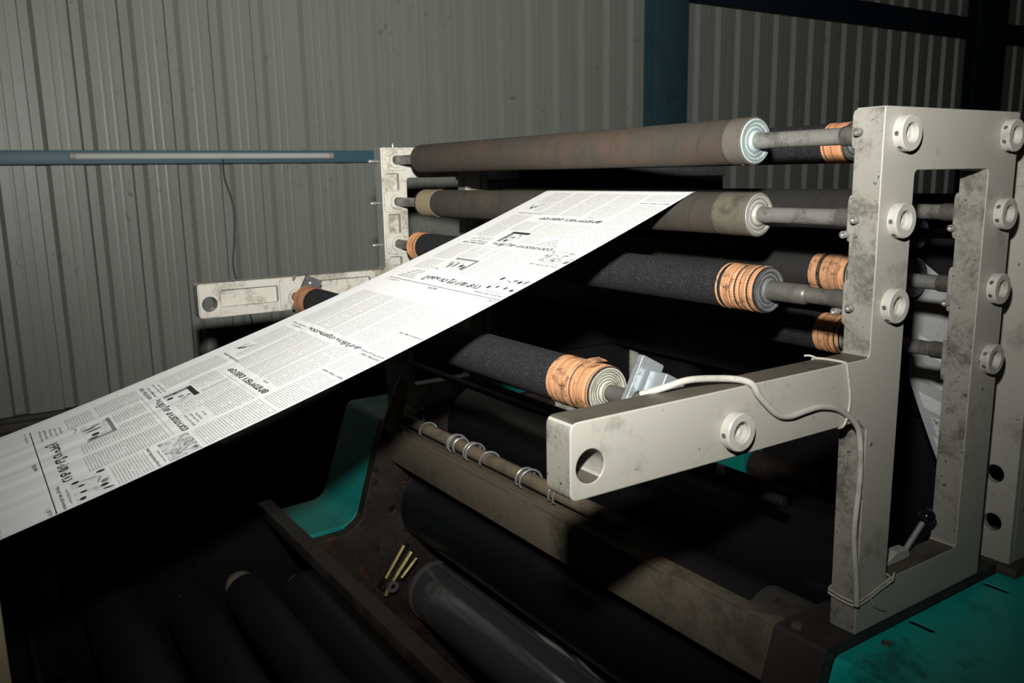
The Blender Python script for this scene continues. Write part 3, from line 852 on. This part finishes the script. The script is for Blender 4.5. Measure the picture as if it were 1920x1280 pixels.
COLS = [(0.005, 0.070), (0.079, 0.139), (0.146, 0.204), (0.211, 0.262), (0.270, 0.326)]
for rule in (RULE1 + PERIOD, RULE1, RULE1 - PERIOD):
    if rule < 1.0:
        patch(0.002, 0.328, 0.0022, 0.0034, rule, 'print_ink', 'rule_line')
        words('വാര്\u200dത്ത 16', 0.282, 0.329, -0.0035, 0.0000, rule, 'page_header', 0.0)
        words('ഓഫീസ്', 0.160, 0.186, -0.0068, -0.0012, rule, 'page_header', 0.03)
        words('േപജ് 1', 0.004, 0.025, -0.0090, -0.0030, rule, 'page_header', 0.0)
        # headline group at the top of the page
        words('നഒ ആദു വ പഷി', 0.082, 0.240, 0.0125, 0.0315, rule, bold=0.034)
        for i, s in enumerate(('മലയാളികളുടെ', 'നാടന് സദസുകളില്', 'കവിതകളും', 'കഥകള്', 'മാറിവരുന')):
            words(s, 0.263 + 0.004 * (i % 3), 0.317 - 0.005 * i, 0.0125 + 0.0057 * i, 0.0165 + 0.0057 * i, rule, 'subheading', 0.0)
        words('ഗവേഷകരുടെ സമരം പിന്\u200dവലിച', 0.004, 0.079, 0.0065, 0.0118, rule, 'subheading', 0.012)
        words('പഠനം തുടരും സഭ', 0.012, 0.058, 0.0148, 0.0180, rule, 'subheading', 0.0)
        patch(0.003, 0.074, 0.0205, 0.0580, rule, 'pale', 'photo_print')
        for (a, bb, ra, rb, mt) in ((0.066, 0.0265, 0.0036, 0.0040, 'print_ink'), (0.050, 0.0305, 0.0028, 0.0036, 'print_ink'), (0.030, 0.0300, 0.0030, 0.0038, 'print_ink'), (0.012, 0.0270, 0.0040, 0.0034, 'print_ink'), (0.069, 0.0530, 0.0034, 0.0048, 'print_ink'), (0.024, 0.0500, 0.0040, 0.0042, 'print_ink'), (0.036, 0.0520, 0.0050, 0.0038, 'print_grey'), (0.012, 0.0520, 0.0022, 0.0060, 'print_ink'), (0.046, 0.0480, 0.0090, 0.0010, 'print_grey'), (0.060, 0.0400, 0.0010, 0.0100, 'print_grey')):
            blob(a, bb, ra, rb, rule, mt, 0.3)
        patch(0.187, 0.254, 0.0570, 0.0915, rule, 'pale', 'photo_print')
        patch(0.187, 0.254, 0.0875, 0.0920, rule, 'print_grey', 'photo_print', 0.0004)
        patch(0.186, 0.192, 0.0570, 0.0900, rule, 'print_grey', 'photo_print', 0.0004)
        for (a, bb, ra, rb) in ((0.236, 0.0660, 0.0026, 0.0080), (0.224, 0.0700, 0.0022, 0.0095), (0.206, 0.0690, 0.0044, 0.0048), (0.196, 0.0650, 0.0030, 0.0064), (0.243, 0.0740, 0.0020, 0.0060)):
            blob(a, bb, ra, rb, rule, 'print_ink')
        for k in range(9):
            q = 0.5 + k * 0.28
            blob(0.256 + 0.010 * math.cos(q), 0.046 + 0.007 * math.sin(q), 0.0012, 0.0009, rule, 'print_grey', name='ornament')
        c = COLS
        patch(*c[0], 0.0615, 0.0985, rule, 'type', 'text_column')
        patch(*c[1], 0.0440, 0.1330, rule, 'type', 'text_column')
        patch(0.146, 0.182, 0.0460, 0.1330, rule, 'type', 'text_column')
        patch(0.186, 0.204, 0.0950, 0.1330, rule, 'type', 'text_column')
        patch(*c[3], 0.0960, 0.1330, rule, 'type', 'text_column')
        patch(0.270, 0.322, 0.0460, 0.0790, rule, 'type', 'text_column')
        patch(*c[4], 0.0840, 0.1370, rule, 'type', 'text_column')
        # picture story at the near edge
        words('കനാലുകളിലെ ജലനിരപ ഉയരു', 0.004, 0.074, 0.1005, 0.1055, rule, 'subheading', 0.01)
        words('നാളെ മുതല് ജലം', 0.010, 0.054, 0.1090, 0.1118, rule, 'subheading', 0.0)
        patch(0.003, 0.071, 0.1140, 0.1485, rule, 'halftone', 'photo_print')
        patch(0.079, 0.318, 0.1373, 0.1378, rule, 'print_grey', 'rule_line')
        words('മാനസാനര കു ദിനം', 0.078, 0.237, 0.1425, 0.1565, rule, bold=0.026)
        words('ശാസ നാടക സാല', 0.254, 0.322, 0.1440, 0.1492, rule, 'subheading', 0.012)
        words('േനാവലുകള് പഠന', 0.256, 0.310, 0.1512, 0.1562, rule, 'subheading', 0.012)
        words('അംഗീകാരം നേടി', 0.260, 0.316, 0.1600, 0.1630, rule, 'subheading', 0.0)
        words('മന്\u200dറോതുരുത', 0.258, 0.308, 0.1655, 0.1685, rule, 'subheading', 0.0)
        patch(0.188, 0.239, 0.1585, 0.1955, rule, 'pale', 'photo_print')
        patch(0.189, 0.239, 0.1890, 0.1958, rule, 'print_ink', 'photo_print', 0.0004)
        patch(0.229, 0.239, 0.1590, 0.1890, rule, 'print_grey', 'photo_print', 0.0004)
        for (a, bb, ra, rb) in ((0.219, 0.1640, 0.0042, 0.0044), (0.212, 0.1760, 0.0020, 0.0042), (0.206, 0.1850, 0.0022, 0.0026), (0.200, 0.1770, 0.0010, 0.0048), (0.231, 0.1730, 0.0030, 0.0050)):
            blob(a, bb, ra, rb, rule, 'print_ink')
        for i in range(4):
            words(('മലബാര് കലാ', 'സാഹിതവേദി', 'ഒരുമാസം', 'നിറവ്')[i], 0.080 + 0.006 * i, 0.132 - 0.005 * i, 0.1580 + 0.0062 * i, 0.1615 + 0.0062 * i, rule, 'subheading', 0.0)
        patch(*c[0], 0.1520, 0.2350, rule, 'type', 'text_column')
        patch(*c[1], 0.1850, 0.2350, rule, 'type', 'text_column')
        patch(0.140, 0.184, 0.1610, 0.2350, rule, 'type', 'text_column')
        patch(0.188, 0.204, 0.1990, 0.2350, rule, 'type', 'text_column')
        patch(*c[3], 0.1990, 0.2350, rule, 'type', 'text_column')
        patch(*c[4], 0.1730, 0.2600, rule, 'type', 'text_column')
        patch(0.082, 0.238, 0.2383, 0.2387, rule, 'print_grey', 'rule_line')
        words('ഭരണഘടന മലയാള', 0.080, 0.237, 0.2445, 0.2565, rule, bold=0.026)
        words('മരണാനന്തര', 0.110, 0.128, 0.2590, 0.2620, rule, 'subheading', 0.0)
        words('തുലാ ദക്ഷിണ പുസ്തകം', 0.254, 0.325, 0.2640, 0.2700, rule, 'subheading', 0.01)
        patch(0.296, 0.324, 0.2840, 0.3060, rule, 'pale', 'photo_print')
        blob(0.313, 0.289, 0.0040, 0.0036, rule); blob(0.306, 0.293, 0.0030, 0.0034, rule); blob(0.301, 0.300, 0.0014, 0.0100, rule, 'print_grey', 0.5); blob(0.318, 0.296, 0.0010, 0.0070, rule, 'print_grey', -0.4)
        patch(*c[0], 0.2390, 0.3130, rule, 'type', 'text_column')
        for q in (1, 2, 3): patch(*c[q], 0.2640, 0.3660, rule, 'type', 'text_column')
        patch(0.270, 0.294, 0.2760, 0.3100, rule, 'type', 'text_column')
        patch(*c[4], 0.3110, 0.3640, rule, 'type', 'text_column')
        words('സുരക്ഷ നിയമം വേണം', 0.004, 0.069, 0.3155, 0.3205, rule, 'subheading', 0.01)
        patch(*c[0], 0.3260, 0.3590, rule, 'type', 'text_column')
        words('കരിദിനം ഗുണപാഠം', 0.077, 0.259, 0.3700, 0.3815, rule, bold=0.026)
        words('ശാസ്ത്രീയ മുന്നേറ്റം', 0.004, 0.071, 0.3715, 0.3760, rule, 'subheading', 0.012)
        words('മാര്\u200dഗരേഖ നല്\u200dകി', 0.006, 0.060, 0.3640, 0.3690, rule, 'subheading', 0.012)
        words('സമ്മേളനം', 0.272, 0.318, 0.3700, 0.3735, rule, 'subheading', 0.0)
        words('പുതിയ നയം', 0.270, 0.325, 0.3755, 0.3800, rule, 'subheading', 0.012)
    c = COLS
    patch(*c[0], 0.3830, 0.4210, rule, 'type', 'text_column')
    words('പ്രവാസി ക്ഷേമ നിധി', 0.004, 0.067, 0.4245, 0.4295, rule, 'subheading', 0.012)
    patch(*c[0], 0.4340, 0.4960, rule, 'type', 'text_column')
    for q in (1, 2, 3, 4): patch(*c[q], 0.3880, 0.4995, rule, 'type', 'text_column')

# a second printed web falling behind the rear column
b = bmesh.new()
g = []
def W2P(q, j):
    x0 = -0.275 + 0.105 * max(0.0, (q - 0.5) / 0.5)
    x = x0 + (-0.03 - x0) * j
    zt = -0.227 - 0.68 * (x + 0.27)
    return (x, 0.545, zt + (-0.655 - zt) * q)
for k in range(21):
    g.append([b.verts.new(W2P(k / 20, j / 10)) for j in range(11)])
for p, q in zip(g, g[1:]):
    for j in range(10): b.faces.new((p[j], p[j + 1], q[j + 1], q[j]))
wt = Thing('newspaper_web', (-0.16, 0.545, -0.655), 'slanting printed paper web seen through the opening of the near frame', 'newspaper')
wt.add('paper_sheet', b, painted('shaded_newsprint', (0.40, 0.405, 0.41), (0.30, 0.30, 0.305), 0.3, 20, 0.8, bump=0), angle=80)  # paper greyed so its colour carries the dim light behind the frame
def back_patch(q0, q1, j0, j1, mat, name):
    bm = bmesh.new()
    uvl = bm.loops.layers.uv.new('uv')
    vs = []
    for q, j in ((q0, j0), (q1, j0), (q1, j1), (q0, j1)):
        c = W2P(q, j)
        vs.append(bm.verts.new((c[0], 0.5438, c[2])))
    f = bm.faces.new(vs)
    for l, t in zip(f.loops, ((q0 * .7, j0 * .16), (q1 * .7, j0 * .16), (q1 * .7, j1 * .16), (q0 * .7, j1 * .16))): l[uvl].uv = (t[1], t[0])
    wt.add(name, bm, mat, smooth=False)
back_patch(0.62, 0.70, 0.10, 0.42, 'halftone', 'photo_print')
back_patch(0.86, 0.93, 0.30, 0.55, 'halftone', 'photo_print')
for q in (0.30, 0.42, 0.54, 0.71, 0.78):
    back_patch(q, q + 0.06, 0.06, 0.34, 'type', 'text_column')
    back_patch(q, q + 0.06, 0.38, 0.64, 'type', 'text_column')
    back_patch(q, q + 0.06, 0.68, 0.94, 'type', 'text_column')

# ------------------------------------------------------------------ cable and tie wires on the near frame
pts = [(-0.046, -0.318, -0.2900), (-0.028, -0.303, -0.2815), (-0.020, -0.277, -0.2760), (-0.015, -0.239, -0.2790), (-0.004, -0.218, -0.2815), (0.0030, -0.207, -0.2870), (0.0042, -0.1975, -0.3000), (0.0038, -0.169, -0.3240), (0.0038, -0.1465, -0.3315), (0.0038, -0.118, -0.3300), (0.0038, -0.0916, -0.3300), (0.0038, -0.0569, -0.3395), (0.0038, -0.0246, -0.3625), (0.0038, -0.0138, -0.3872), (0.0038, -0.0101, -0.4346), (0.0038, -0.0143, -0.4879), (0.0038, -0.0119, -0.5229), (0.0038, -0.0029, -0.5711), (0.0045, -0.001, -0.600)]
single('cable', tube(spline(pts, 8), 0.0036, 12), 'cable', 'grey cable snaking over the near arm and down the frame post', 'cable')
def loop(corners, r, label, tails=(), name='tie_wire', cyc=True):
    t = Thing(name, corners[0], label, 'tie')
    t.add('loop', tube(spline(corners + [corners[0]], 5), r, 8), 'tie')
    for q in tails: t.add('wire_tail', tube(spline(q, 5), r * 0.8, 8), 'tie')
    return t
loop([(0.002, -0.047, -0.2865), (0.0025, -0.041, -0.31), (0.0025, -0.037, -0.335), (0.0022, -0.045, -0.360), (-0.008, -0.050, -0.3642), (-0.030, -0.055, -0.3642), (-0.0395, -0.056, -0.355), (-0.0395, -0.055, -0.32), (-0.0395, -0.054, -0.290), (-0.030, -0.052, -0.2856), (-0.008, -0.048, -0.2856)], 0.0016,
     'thin pale wire looped around the near arm by the post', [[(-0.034, -0.054, -0.2852), (-0.041, -0.056, -0.2835), (-0.046, -0.060, -0.2840)]])
for k, dz in ((0, 0.0), (1, -0.0050)):
    loop([(0.0022, 0.006, -0.5985 + dz), (0.0022, 0.030, -0.5955 + dz), (0.0022, 0.052, -0.590 + dz), (0.0022, 0.072, -0.5855 + dz), (-0.010, 0.0765, -0.5845 + dz), (-0.030, 0.0765, -0.585 + dz), (-0.0395, 0.070, -0.587 + dz), (-0.0395, 0.030, -0.592 + dz), (-0.0395, 0.006, -0.596 + dz), (-0.032, 0.0022, -0.5975 + dz), (-0.006, 0.0022, -0.5995 + dz)], 0.0015,
         ('upper of two wire ties around the foot of the near post', 'lower of two wire ties around the foot of the near post')[k],
         [[(0.003, 0.066, -0.586 + dz), (0.006, 0.071, -0.582 + dz), (0.005, 0.076, -0.578 + dz)]] + ([[(0.0022, 0.03, -0.600), (0.0028, 0.038, -0.612), (0.0028, 0.052, -0.622), (0.0028, 0.066, -0.628)]] if k else []))

# ------------------------------------------------------------------ lower press: base frames, teal gear covers, beam
side = [(0.46, -0.6455), (-0.052, -0.6455), (-0.125, -0.88), (-0.16, -0.905), (-0.95, -0.93), (-0.95, -1.749), (0.46, -1.749)]
t = Thing('base_frame', (-0.037, 0.0, -1.749), 'near black oily base frame under the grey side frame', 'machine frame')
t.add('plate', slab(rounded(side, [0.004, 0.006, 0.03, 0.03, 0.01, 0, 0]), [], -0.078, -0.0005, 0.002), painted('base_dark', (0.035, 0.03, 0.026), (0.01, 0.009, 0.008), 0.6, 10, 0.55))
for yy in (-0.036,):
    t.add('bolt', rod((-0.055, yy, -0.646), (0, 0, 1), 0.006, 0.007, 6), 'steel_dark')
t = Thing('base_frame', (-1.252, 0.0, -1.749), 'far rust-brown base frame below the far grey frame', 'machine frame')
t.add('plate', slab(rounded(side, [0.004, 0.006, 0.03, 0.03, 0.01, 0, 0]), [circle2(-0.043, -0.872, 0.008, 18)], -1.269, -1.236, 0.002), 'brown')
for (yy, zz) in ((0.0, -0.80), (0.012, -0.86), (-0.01, -0.93), (-0.09, -0.96), (-0.082, -0.76), (-0.088, -0.79)):
    t.add('bolt', lathe([(0, 0), (0, 0.007), (0.004, 0.007), (0.006, 0.005), (0.006, 0)], (-1.236, yy, zz), (1, 0, 0), 10), 'black')

t = Thing('gear_cover', (0.16, 0.35, -1.749), 'near teal enamelled cover beside the grey frame foot, with two slots', 'machine cover')
top = [(0.0005, -0.030), (0.34, -0.022), (0.34, 0.95), (0.0005, 0.95)]
def slot(y): return rounded([(-0.0, y - 0.003), (0.042, y - 0.003), (0.042, y + 0.003), (-0.0, y + 0.003)], 0.0)
def slot2(x0, x1, y): return rounded([(x0, y - 0.0042), (x1, y - 0.0042), (x1, y + 0.0042), (x0, y + 0.0042)], 0.003)
t.add('top_panel', slab(rounded(top, 0.004), [slot2(0.004, 0.040, 0.120), slot2(0.005, 0.042, 0.304)], -0.6618, -0.660, 0.0004, axis='z'), 'teal')
b = bmesh.new()
prof = [(-0.030, -0.661), (-0.0335, -0.664), (-0.036, -0.669), (-0.060, -0.74), (-0.125, -0.90), (-0.16, -0.915), (-0.95, -0.94), (-0.95, -0.96), (-0.165, -0.935), (-0.11, -0.905), (-0.030, -0.70), (-0.026, -0.667)]
slab(prof, [], 0.0008, 0.34, 0.0, bm=b)
t.add('front_panel', b, 'teal')
t.add('side_panel', nbox(0.332, 0.34, -0.02, 0.95, -1.749, -0.668), 'teal')
t.add('screw', lathe([(0, 0), (0, 0.0065), (0.0015, 0.0065), (0.0025, 0.0045), (0.0012, 0.002), (0.0012, 0)], (0.020, 0.045, -0.660), (0, 0, 1), 16), 'steel_dark')

t = Thing('gear_cover', (-1.37, 0.0, -1.749), 'far teal L-shaped cover with a curved inner corner below the paper', 'machine cover')
cov = [(0.385, -0.646), (-0.045, -0.646), (-0.130, -0.895), (-0.60, -0.915), (-0.60, -1.749), (0.385, -1.749)]
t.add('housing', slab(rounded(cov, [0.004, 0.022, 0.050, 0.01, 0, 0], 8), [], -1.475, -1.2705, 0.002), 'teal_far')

t = Thing('cross_beam', (-0.65, -0.03, -0.74), 'grimy olive angle beam running between the base frames', 'beam')
t.add('web_plate', nbox(-1.2355, -0.0785, -0.045, -0.037, -0.742, -0.657, bev=0.0012), 'olive')
t.add('flange', nbox(-1.2355, -0.0785, -0.037, -0.012, -0.664, -0.657, bev=0.001), 'olive')
for xx in (-0.35, -0.75):
    t.add('cover_strip', nbox(xx - 0.28, xx + 0.05, -0.0475, -0.0452, -0.662, -0.6575), 'olive')

def cyl(name, y, z, r, mat, label, x0=-1.235, x1=-0.079, group=None, jr=None, cat='roller', ends=True, body=(0.03, 0.03)):
    t = Thing(name, ((x0 + x1) / 2, y, z), label, cat, group)
    a, c = x0 + body[0], x1 - body[1]
    t.add('body', lathe([(a, 0), (a, r - 0.002), (a + 0.002, r), (c - 0.002, r), (c, r - 0.002), (c, 0)], (0, y, z), seg=64), mat)
    jr = jr or r * 0.4
    t.add('journal', rod((x0, y, z), (1, 0, 0), body[0] + 0.002, jr), 'steel_dark')
    t.add('journal', rod((c - 0.002, y, z), (1, 0, 0), x1 - c + 0.002, jr), 'steel_dark')
    return t
c = cyl('plate_cylinder', 0.052, -1.100, 0.077, 'chrome', 'bright grey metal cylinder low in the press, streaked with light', cat='cylinder', body=(0.045, 0.03))
c.add('bearer_ring', lathe([(-1.205, 0.05), (-1.205, 0.078), (-1.190, 0.0785), (-1.190, 0.05)], (0, 0.052, -1.100), seg=64, closed=True), 'steel_dark')
c.add('lockup_strip', nbox(-1.19, -0.11, 0.050, 0.054, -1.0245, -1.0225), 'steel_dark')
cyl('blanket_cylinder', 0.060, -0.865, 0.095, 'gloss_black', 'wet black cylinder under the olive beam', cat='cylinder')
c = cyl('ink_drum', 0.200, -0.680, 0.098, 'gloss_black', 'large black glossy drum behind the olive beam', cat='cylinder', x1=-0.0785)
c = cyl('oscillator_roller', 0.044, -0.715, 0.052, 'ink', 'dark roller with a threaded end beside the near frame foot', cat='roller', body=(0.03, 0.090), jr=0.03)
prof = []
for k in range(40):
    x = -0.170 + 0.078 * k / 40
    prof += [(x, 0.0535), (x + 0.0010, 0.0545)]
c.add('threaded_end', lathe([(-0.170, 0.03)] + prof + [(-0.092, 0.03)], (0, 0.044, -0.715), seg=56), 'thread')
c.add('end_flange', lathe([(-0.090, 0.02), (-0.090, 0.056), (-0.080, 0.056), (-0.080, 0.02)], (0, 0.044, -0.715), seg=48), 'steel')

# ink train at lower left, rollers side by side
ink = [(-0.300, -0.985, 0.055, 'smooth black ink roller next to the brown rail'), (-0.430, -0.945, 0.045, 'second black ink roller from the brown rail, with a pale collar'), (-0.545, -0.955, 0.050, 'third black ink roller from the brown rail'), (-0.690, -0.905, 0.055, 'fourth ink roller from the brown rail, dark with a ribbed surface'), (-0.790, -1.075, 0.050, 'lowest ink roller, beyond the ribbed one')]
for i, (yy, zz, rr_, lb) in enumerate(ink):
    c = cyl('ink_roller', yy, zz, rr_, 'ink', lb, x0=-1.2215, x1=-0.079, group='ink rollers in the lower left of the press', body=(0.06, 0.04))
    if i == 1:
        c.add('collar', lathe([(-1.215, 0.018), (-1.215, 0.030), (-1.208, 0.033), (-1.195, 0.033), (-1.190, 0.030), (-1.190, 0.018)], (0, yy, zz), seg=32), 'olive')
    if i == 3:
        prof = [(-1.17, 0.05)]
        for k in range(150):
            prof += [(-1.17 + k * 0.0068, 0.0552), (-1.17 + k * 0.0068 + 0.0034, 0.0560)]
        c.add('ribbed_cover', lathe(prof + [(-0.14, 0.05)], (0, yy, zz), seg=48), 'ink')
single('ink_side_plate', slab(rounded([(-0.180, -1.015), (-0.240, -0.930), (-0.300, -0.852), (-0.343, -0.803), (-0.3745, -0.803), (-0.412, -0.685), (-0.45, -0.60), (-0.97, -0.60), (-0.97, -1.15), (-0.130, -1.15), (-0.130, -1.085)], 0.006), [], -1.234, -1.222, 0.002), 'pitch', 'black side plate of the ink unit under the paper', 'machine panel')
single('ink_rail', nbox(-1.2355, -0.0785, -0.372, -0.340, -0.80, -0.775, bev=0.002), 'brown', 'dark brown rail along the edge of the ink rollers', 'rail')
t = Thing('ink_fountain', (-0.65, -0.86, -1.0), 'black ink-stained trough at the lower left edge', 'trough')
t.add('front_plate', nbox(-1.15, -0.34, -0.845, -0.835, -1.00, -0.862, bev=0.002), 'ink')
t.add('back_plate', nbox(-1.15, -0.34, -0.925, -0.918, -1.00, -0.80, bev=0.002), 'ink')
t.add('bottom', nbox(-1.15, -0.34, -0.92, -0.838, -1.006, -0.998), 'ink')
t.add('end_block', nbox(-1.19, -1.148, -0.93, -0.78, -1.006, -0.74, bev=0.004), 'gloss_black')
single('guard_bar', nbox(-0.325, -0.295, -0.898, -0.884, -1.75, -0.447, bev=0.002), 'beige', 'slim beige upright bar at the lower left corner', 'bar')

# brass lock-up bracket by the bright cylinder
t = Thing('lockup_bracket', (-1.2, -0.05, -1.0), 'small yellow brass bracket at the end of the bright cylinder', 'bracket')
t.add('base_plate', slab(rounded([(-0.095, -1.06), (-0.005, -0.965), (0.0, -0.99), (-0.07, -1.07)], 0.004), [], -1.2355, -1.211, 0.002), 'black')
for (o1, o2, r_) in (((-1.205, -0.083, -1.030), (-1.205, -0.030, -0.958), 0.0045), ((-1.190, -0.072, -1.035), (-1.190, -0.018, -0.972), 0.0055), ((-1.176, -0.055, -1.025), (-1.176, -0.012, -0.985), 0.004)):
    d = Vector(o2) - Vector(o1)
    t.add('bar', rod(o1, d, d.length, r_, 6), 'brass')
t.add('ring', lathe([(0, 0.007), (0, 0.014), (0.006, 0.014), (0.006, 0.007)], (-1.186, -0.075, -1.045), (1, 0, 0), 24, closed=True), 'steel_dark')
t.add('lug', rod((-1.195, -0.090, -1.07), (0, 0.4, 0.9), 0.03, 0.005, 6), 'brass')

# spring rod from the far frame
t = Thing('spring_rod', (-0.82, -0.018, -0.633), 'dirty rod wound with loose wire rings, held by the far bracket', 'rod')
ry, rz = -0.018, -0.6335
t.add('rod', lathe([(-1.19, 0), (-1.19, 0.0135), (-0.405, 0.0135), (-0.402, 0.0125), (-0.402, 0.004), (-0.406, 0.0035), (-0.406, 0)], (0, ry, rz), seg=28), 'rod')
for k, (xx, lean) in enumerate(((-1.075, 0.030), (-0.955, 0.010), (-0.945, 0.012), (-0.930, 0.014), (-0.885, 0.012), (-0.872, 0.014), (-0.815, 0.034), (-0.690, 0.014), (-0.672, 0.022), (-0.590, 0.012), (-0.570, 0.022))):
    pts = []
    for j in range(29):
        a = math.radians(-40 + 290 * j / 28)
        R_ = 0.0178 + 0.0016 * (k % 3) + 0.004 * max(0, (j - 20) / 8) ** 2
        pts.append((xx + lean * (j / 28 - 0.5) , ry - R_ * math.cos(a) , rz - 0.001 + R_ * math.sin(a)))
    t.add('wire_ring', tube(pts, 0.0021, 8), 'wire')
tb = t.add('bracket_plate', nbox(-1.2355, -1.135, -0.002, 0.004, -0.668, -0.612, bev=0.001), painted('bracket_steel', (0.13, 0.132, 0.135), (0.05, 0.05, 0.047), 0.4, 24, 0.5, metal=0.2))
t.add('bracket_plate', slab([(-0.0827, -0.6412), (-0.0534, -0.5752), (-0.0273, -0.5213), (-0.0109, -0.56), (-0.0392, -0.6571), (-0.0643, -0.6576)], [circle2(-0.0662, -0.6403, 0.0038, 14)], -1.190, -1.183, 0.0008), 'rod')
t.add('nut', rod((-1.150, 0.004, -0.613), (0, 0, 1), 0.010, 0.010, 6), 'rod')
t.add('feed_wire', tube(spline([(-1.225, -0.045, -0.545), (-1.21, -0.040, -0.60), (-1.185, -0.040, -0.645), (-1.15, -0.036, -0.660), (-1.11, -0.034, -0.660)], 8), 0.0032, 8), 'wire')
single('stop_peg', lathe([(0, 0), (0, 0.0055), (0.012, 0.0055), (0.013, 0.0045), (0.013, 0)], (-0.25, 0.030, -0.5085), (0, 0, 1), 18), 'peg', 'small white peg hanging in the dark below the near arm', 'peg')
single('drip_bar', rod((-1.234, 0.030, -0.516), (1, 0, 0), 1.10, 0.0075, 18), 'black', 'thin black bar carrying the white peg', 'bar')

# hand lever inside the near frame
bc = Vector((-0.0205, 0.1869, -0.5375))
t = Thing('hand_lever', (-0.025, 0.14, -0.587), 'bright hand lever with a glossy black ball knob in the frame opening', 'lever')
p0 = Vector((-0.026, 0.140, -0.5865))
t.add('stem', rod(p0, bc - p0, (bc - p0).length, 0.0040, 16), 'zinc')
b = bmesh.new()
bmesh.ops.create_uvsphere(b, u_segments=24, v_segments=14, radius=0.0115)
bmesh.ops.translate(b, verts=b.verts[:], vec=bc)
t.add('ball_knob', b, 'ball')
t.add('hub', slab(rounded([(0.085, -0.5865), (0.150, -0.5865), (0.146, -0.572), (0.118, -0.570)], 0.004), [], -0.034, -0.018, 0.002), 'grey')

# ------------------------------------------------------------------ next printing unit behind
t = Thing('unit_column', (-0.05, 0.5, -0.645), 'grey box column with round holes standing behind the near frame', 'machine frame')
hf = [circle2(-0.5133, -0.020, 0.0135, 24), circle2(-0.588, -0.017, 0.0135, 24)]
b = slab([(-0.645, -0.10), (-0.645, 0.012), (-0.05, 0.012), (-0.05, -0.10)], hf, 0.36, 0.372, 0.001, axis='y')
t.add('front_plate', b, 'grey')
hs = [circle2(0.392, -0.4905, 0.0125, 24), circle2(0.402, -0.566, 0.0125, 24)]
t.add('side_plate', slab(rect(0.3725, 0.66, -0.645, -0.05), hs, 0.002, 0.012, 0.001), 'grey')
t.add('inner_plate', nbox(-0.10, -0.092, 0.3725, 0.66, -0.645, -0.05), 'grey')
t.add('top_cap', nbox(-0.10, 0.012, 0.36, 0.66, -0.05, -0.044, bev=0.001), 'grey')
t.add('foot', nbox(-0.115, 0.028, 0.350, 0.67, -0.6595, -0.645, bev=0.002), painted('foot_dark', (0.05, 0.045, 0.035), (0.015, 0.013, 0.01), 0.6, 12, 0.6))
for k, (yy, zz, mt, tp, lb) in enumerate(((0.50, -0.178, 'disc_blue', None, 'upper roller of the next unit with a spiral end, seen through the frame opening'), (0.50, -0.255, 'disc_blue', 'tape_clean', 'lower roller of the next unit with an orange rim, seen through the frame opening'))):
    t = Thing('web_roller', (-0.7, yy, zz), lb, 'roller', 'rollers of the next unit')
    rd = 0.026 if k == 0 else 0.032
    t.add('sleeve', lathe([(-1.2, 0.02), (-1.2, rd), (-0.246, rd), (-0.246, 0.02)], (0, yy, zz), seg=40), 'ink')
    t.add('end_disc', lathe([(-0.250, rd + 0.0002), (-0.2455, rd - 0.0002), (-0.2448, rd - 0.002), (-0.2448, 0.004), (-0.2448, 0)], (0, yy, zz), seg=40), mt)
    if tp: t.add('tape_wrap', lathe([(-0.270, 0.032), (-0.270, 0.0328), (-0.2465, 0.0328), (-0.2465, 0.031)], (0, yy, zz), seg=40), tp)
    t.add('shaft', rod((-1.29, yy, zz), (1, 0, 0), 1.18, 0.008), 'steel_dark')
t = Thing('press_cabinet', (-1.46, 0.78, -1.749), 'dark cabinet of the next unit behind the far frame, pale top lip', 'cabinet')
t.add('body', nbox(-1.62, -1.302, 0.395, 1.17, -0.56, -0.082, bev=0.004), 'black')
t.add('lower_body', nbox(-1.615, -1.32, 0.40, 1.165, -1.749, -0.562, bev=0.003), 'black')
t.add('lower_door', nbox(-1.319, -1.304, 0.405, 0.70, -1.70, -0.662, bev=0.003), 'grey_dirty')
t.add('lower_door', nbox(-1.319, -1.304, 0.80, 1.160, -1.70, -0.590, bev=0.003), 'grey_dirty')
t.add('top_lip', nbox(-1.625, -1.296, 0.390, 1.175, -0.082, -0.052, bev=0.003), 'dark_plate')
t.add('knob', rod((-1.302, 1.08, -0.115), (1, 0, 0), 0.018, 0.010), 'steel_dark')
for k, (x0, x1, lb) in enumerate(((-1.28, -1.075, 'broad black upright panel of the next unit at centre'), (-0.95, -0.10, 'widest black panel of the next unit, behind the rear rollers'))):
    single('unit_panel', nbox(x0, x1, 0.80, 0.86, -1.749, -0.20 - 0.0 * k, bev=0.003), 'black', lb, 'machine panel')
t = Thing('unit_beam', (-0.65, 0.75, -0.46), 'black crossbeam of the next unit behind the rollers', 'beam')
t.add('beam', nbox(-1.30, -0.10, 0.72, 0.79, -0.56, -0.12, bev=0.003), 'black')
t = Thing('drive_block', (-0.75, 0.80, -0.88), 'small teal gear block with brown shaft seen under the near arm', 'machine block')
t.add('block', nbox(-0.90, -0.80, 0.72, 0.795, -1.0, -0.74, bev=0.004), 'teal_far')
t.add('shaft', rod((-0.80, 0.765, -0.80), (1, 0, 0), 0.22, 0.035), 'brown')
t.add('nut', rod((-0.80, 0.75, -0.855), (1, 0, 0), 0.03, 0.014, 6), 'steel_dark')
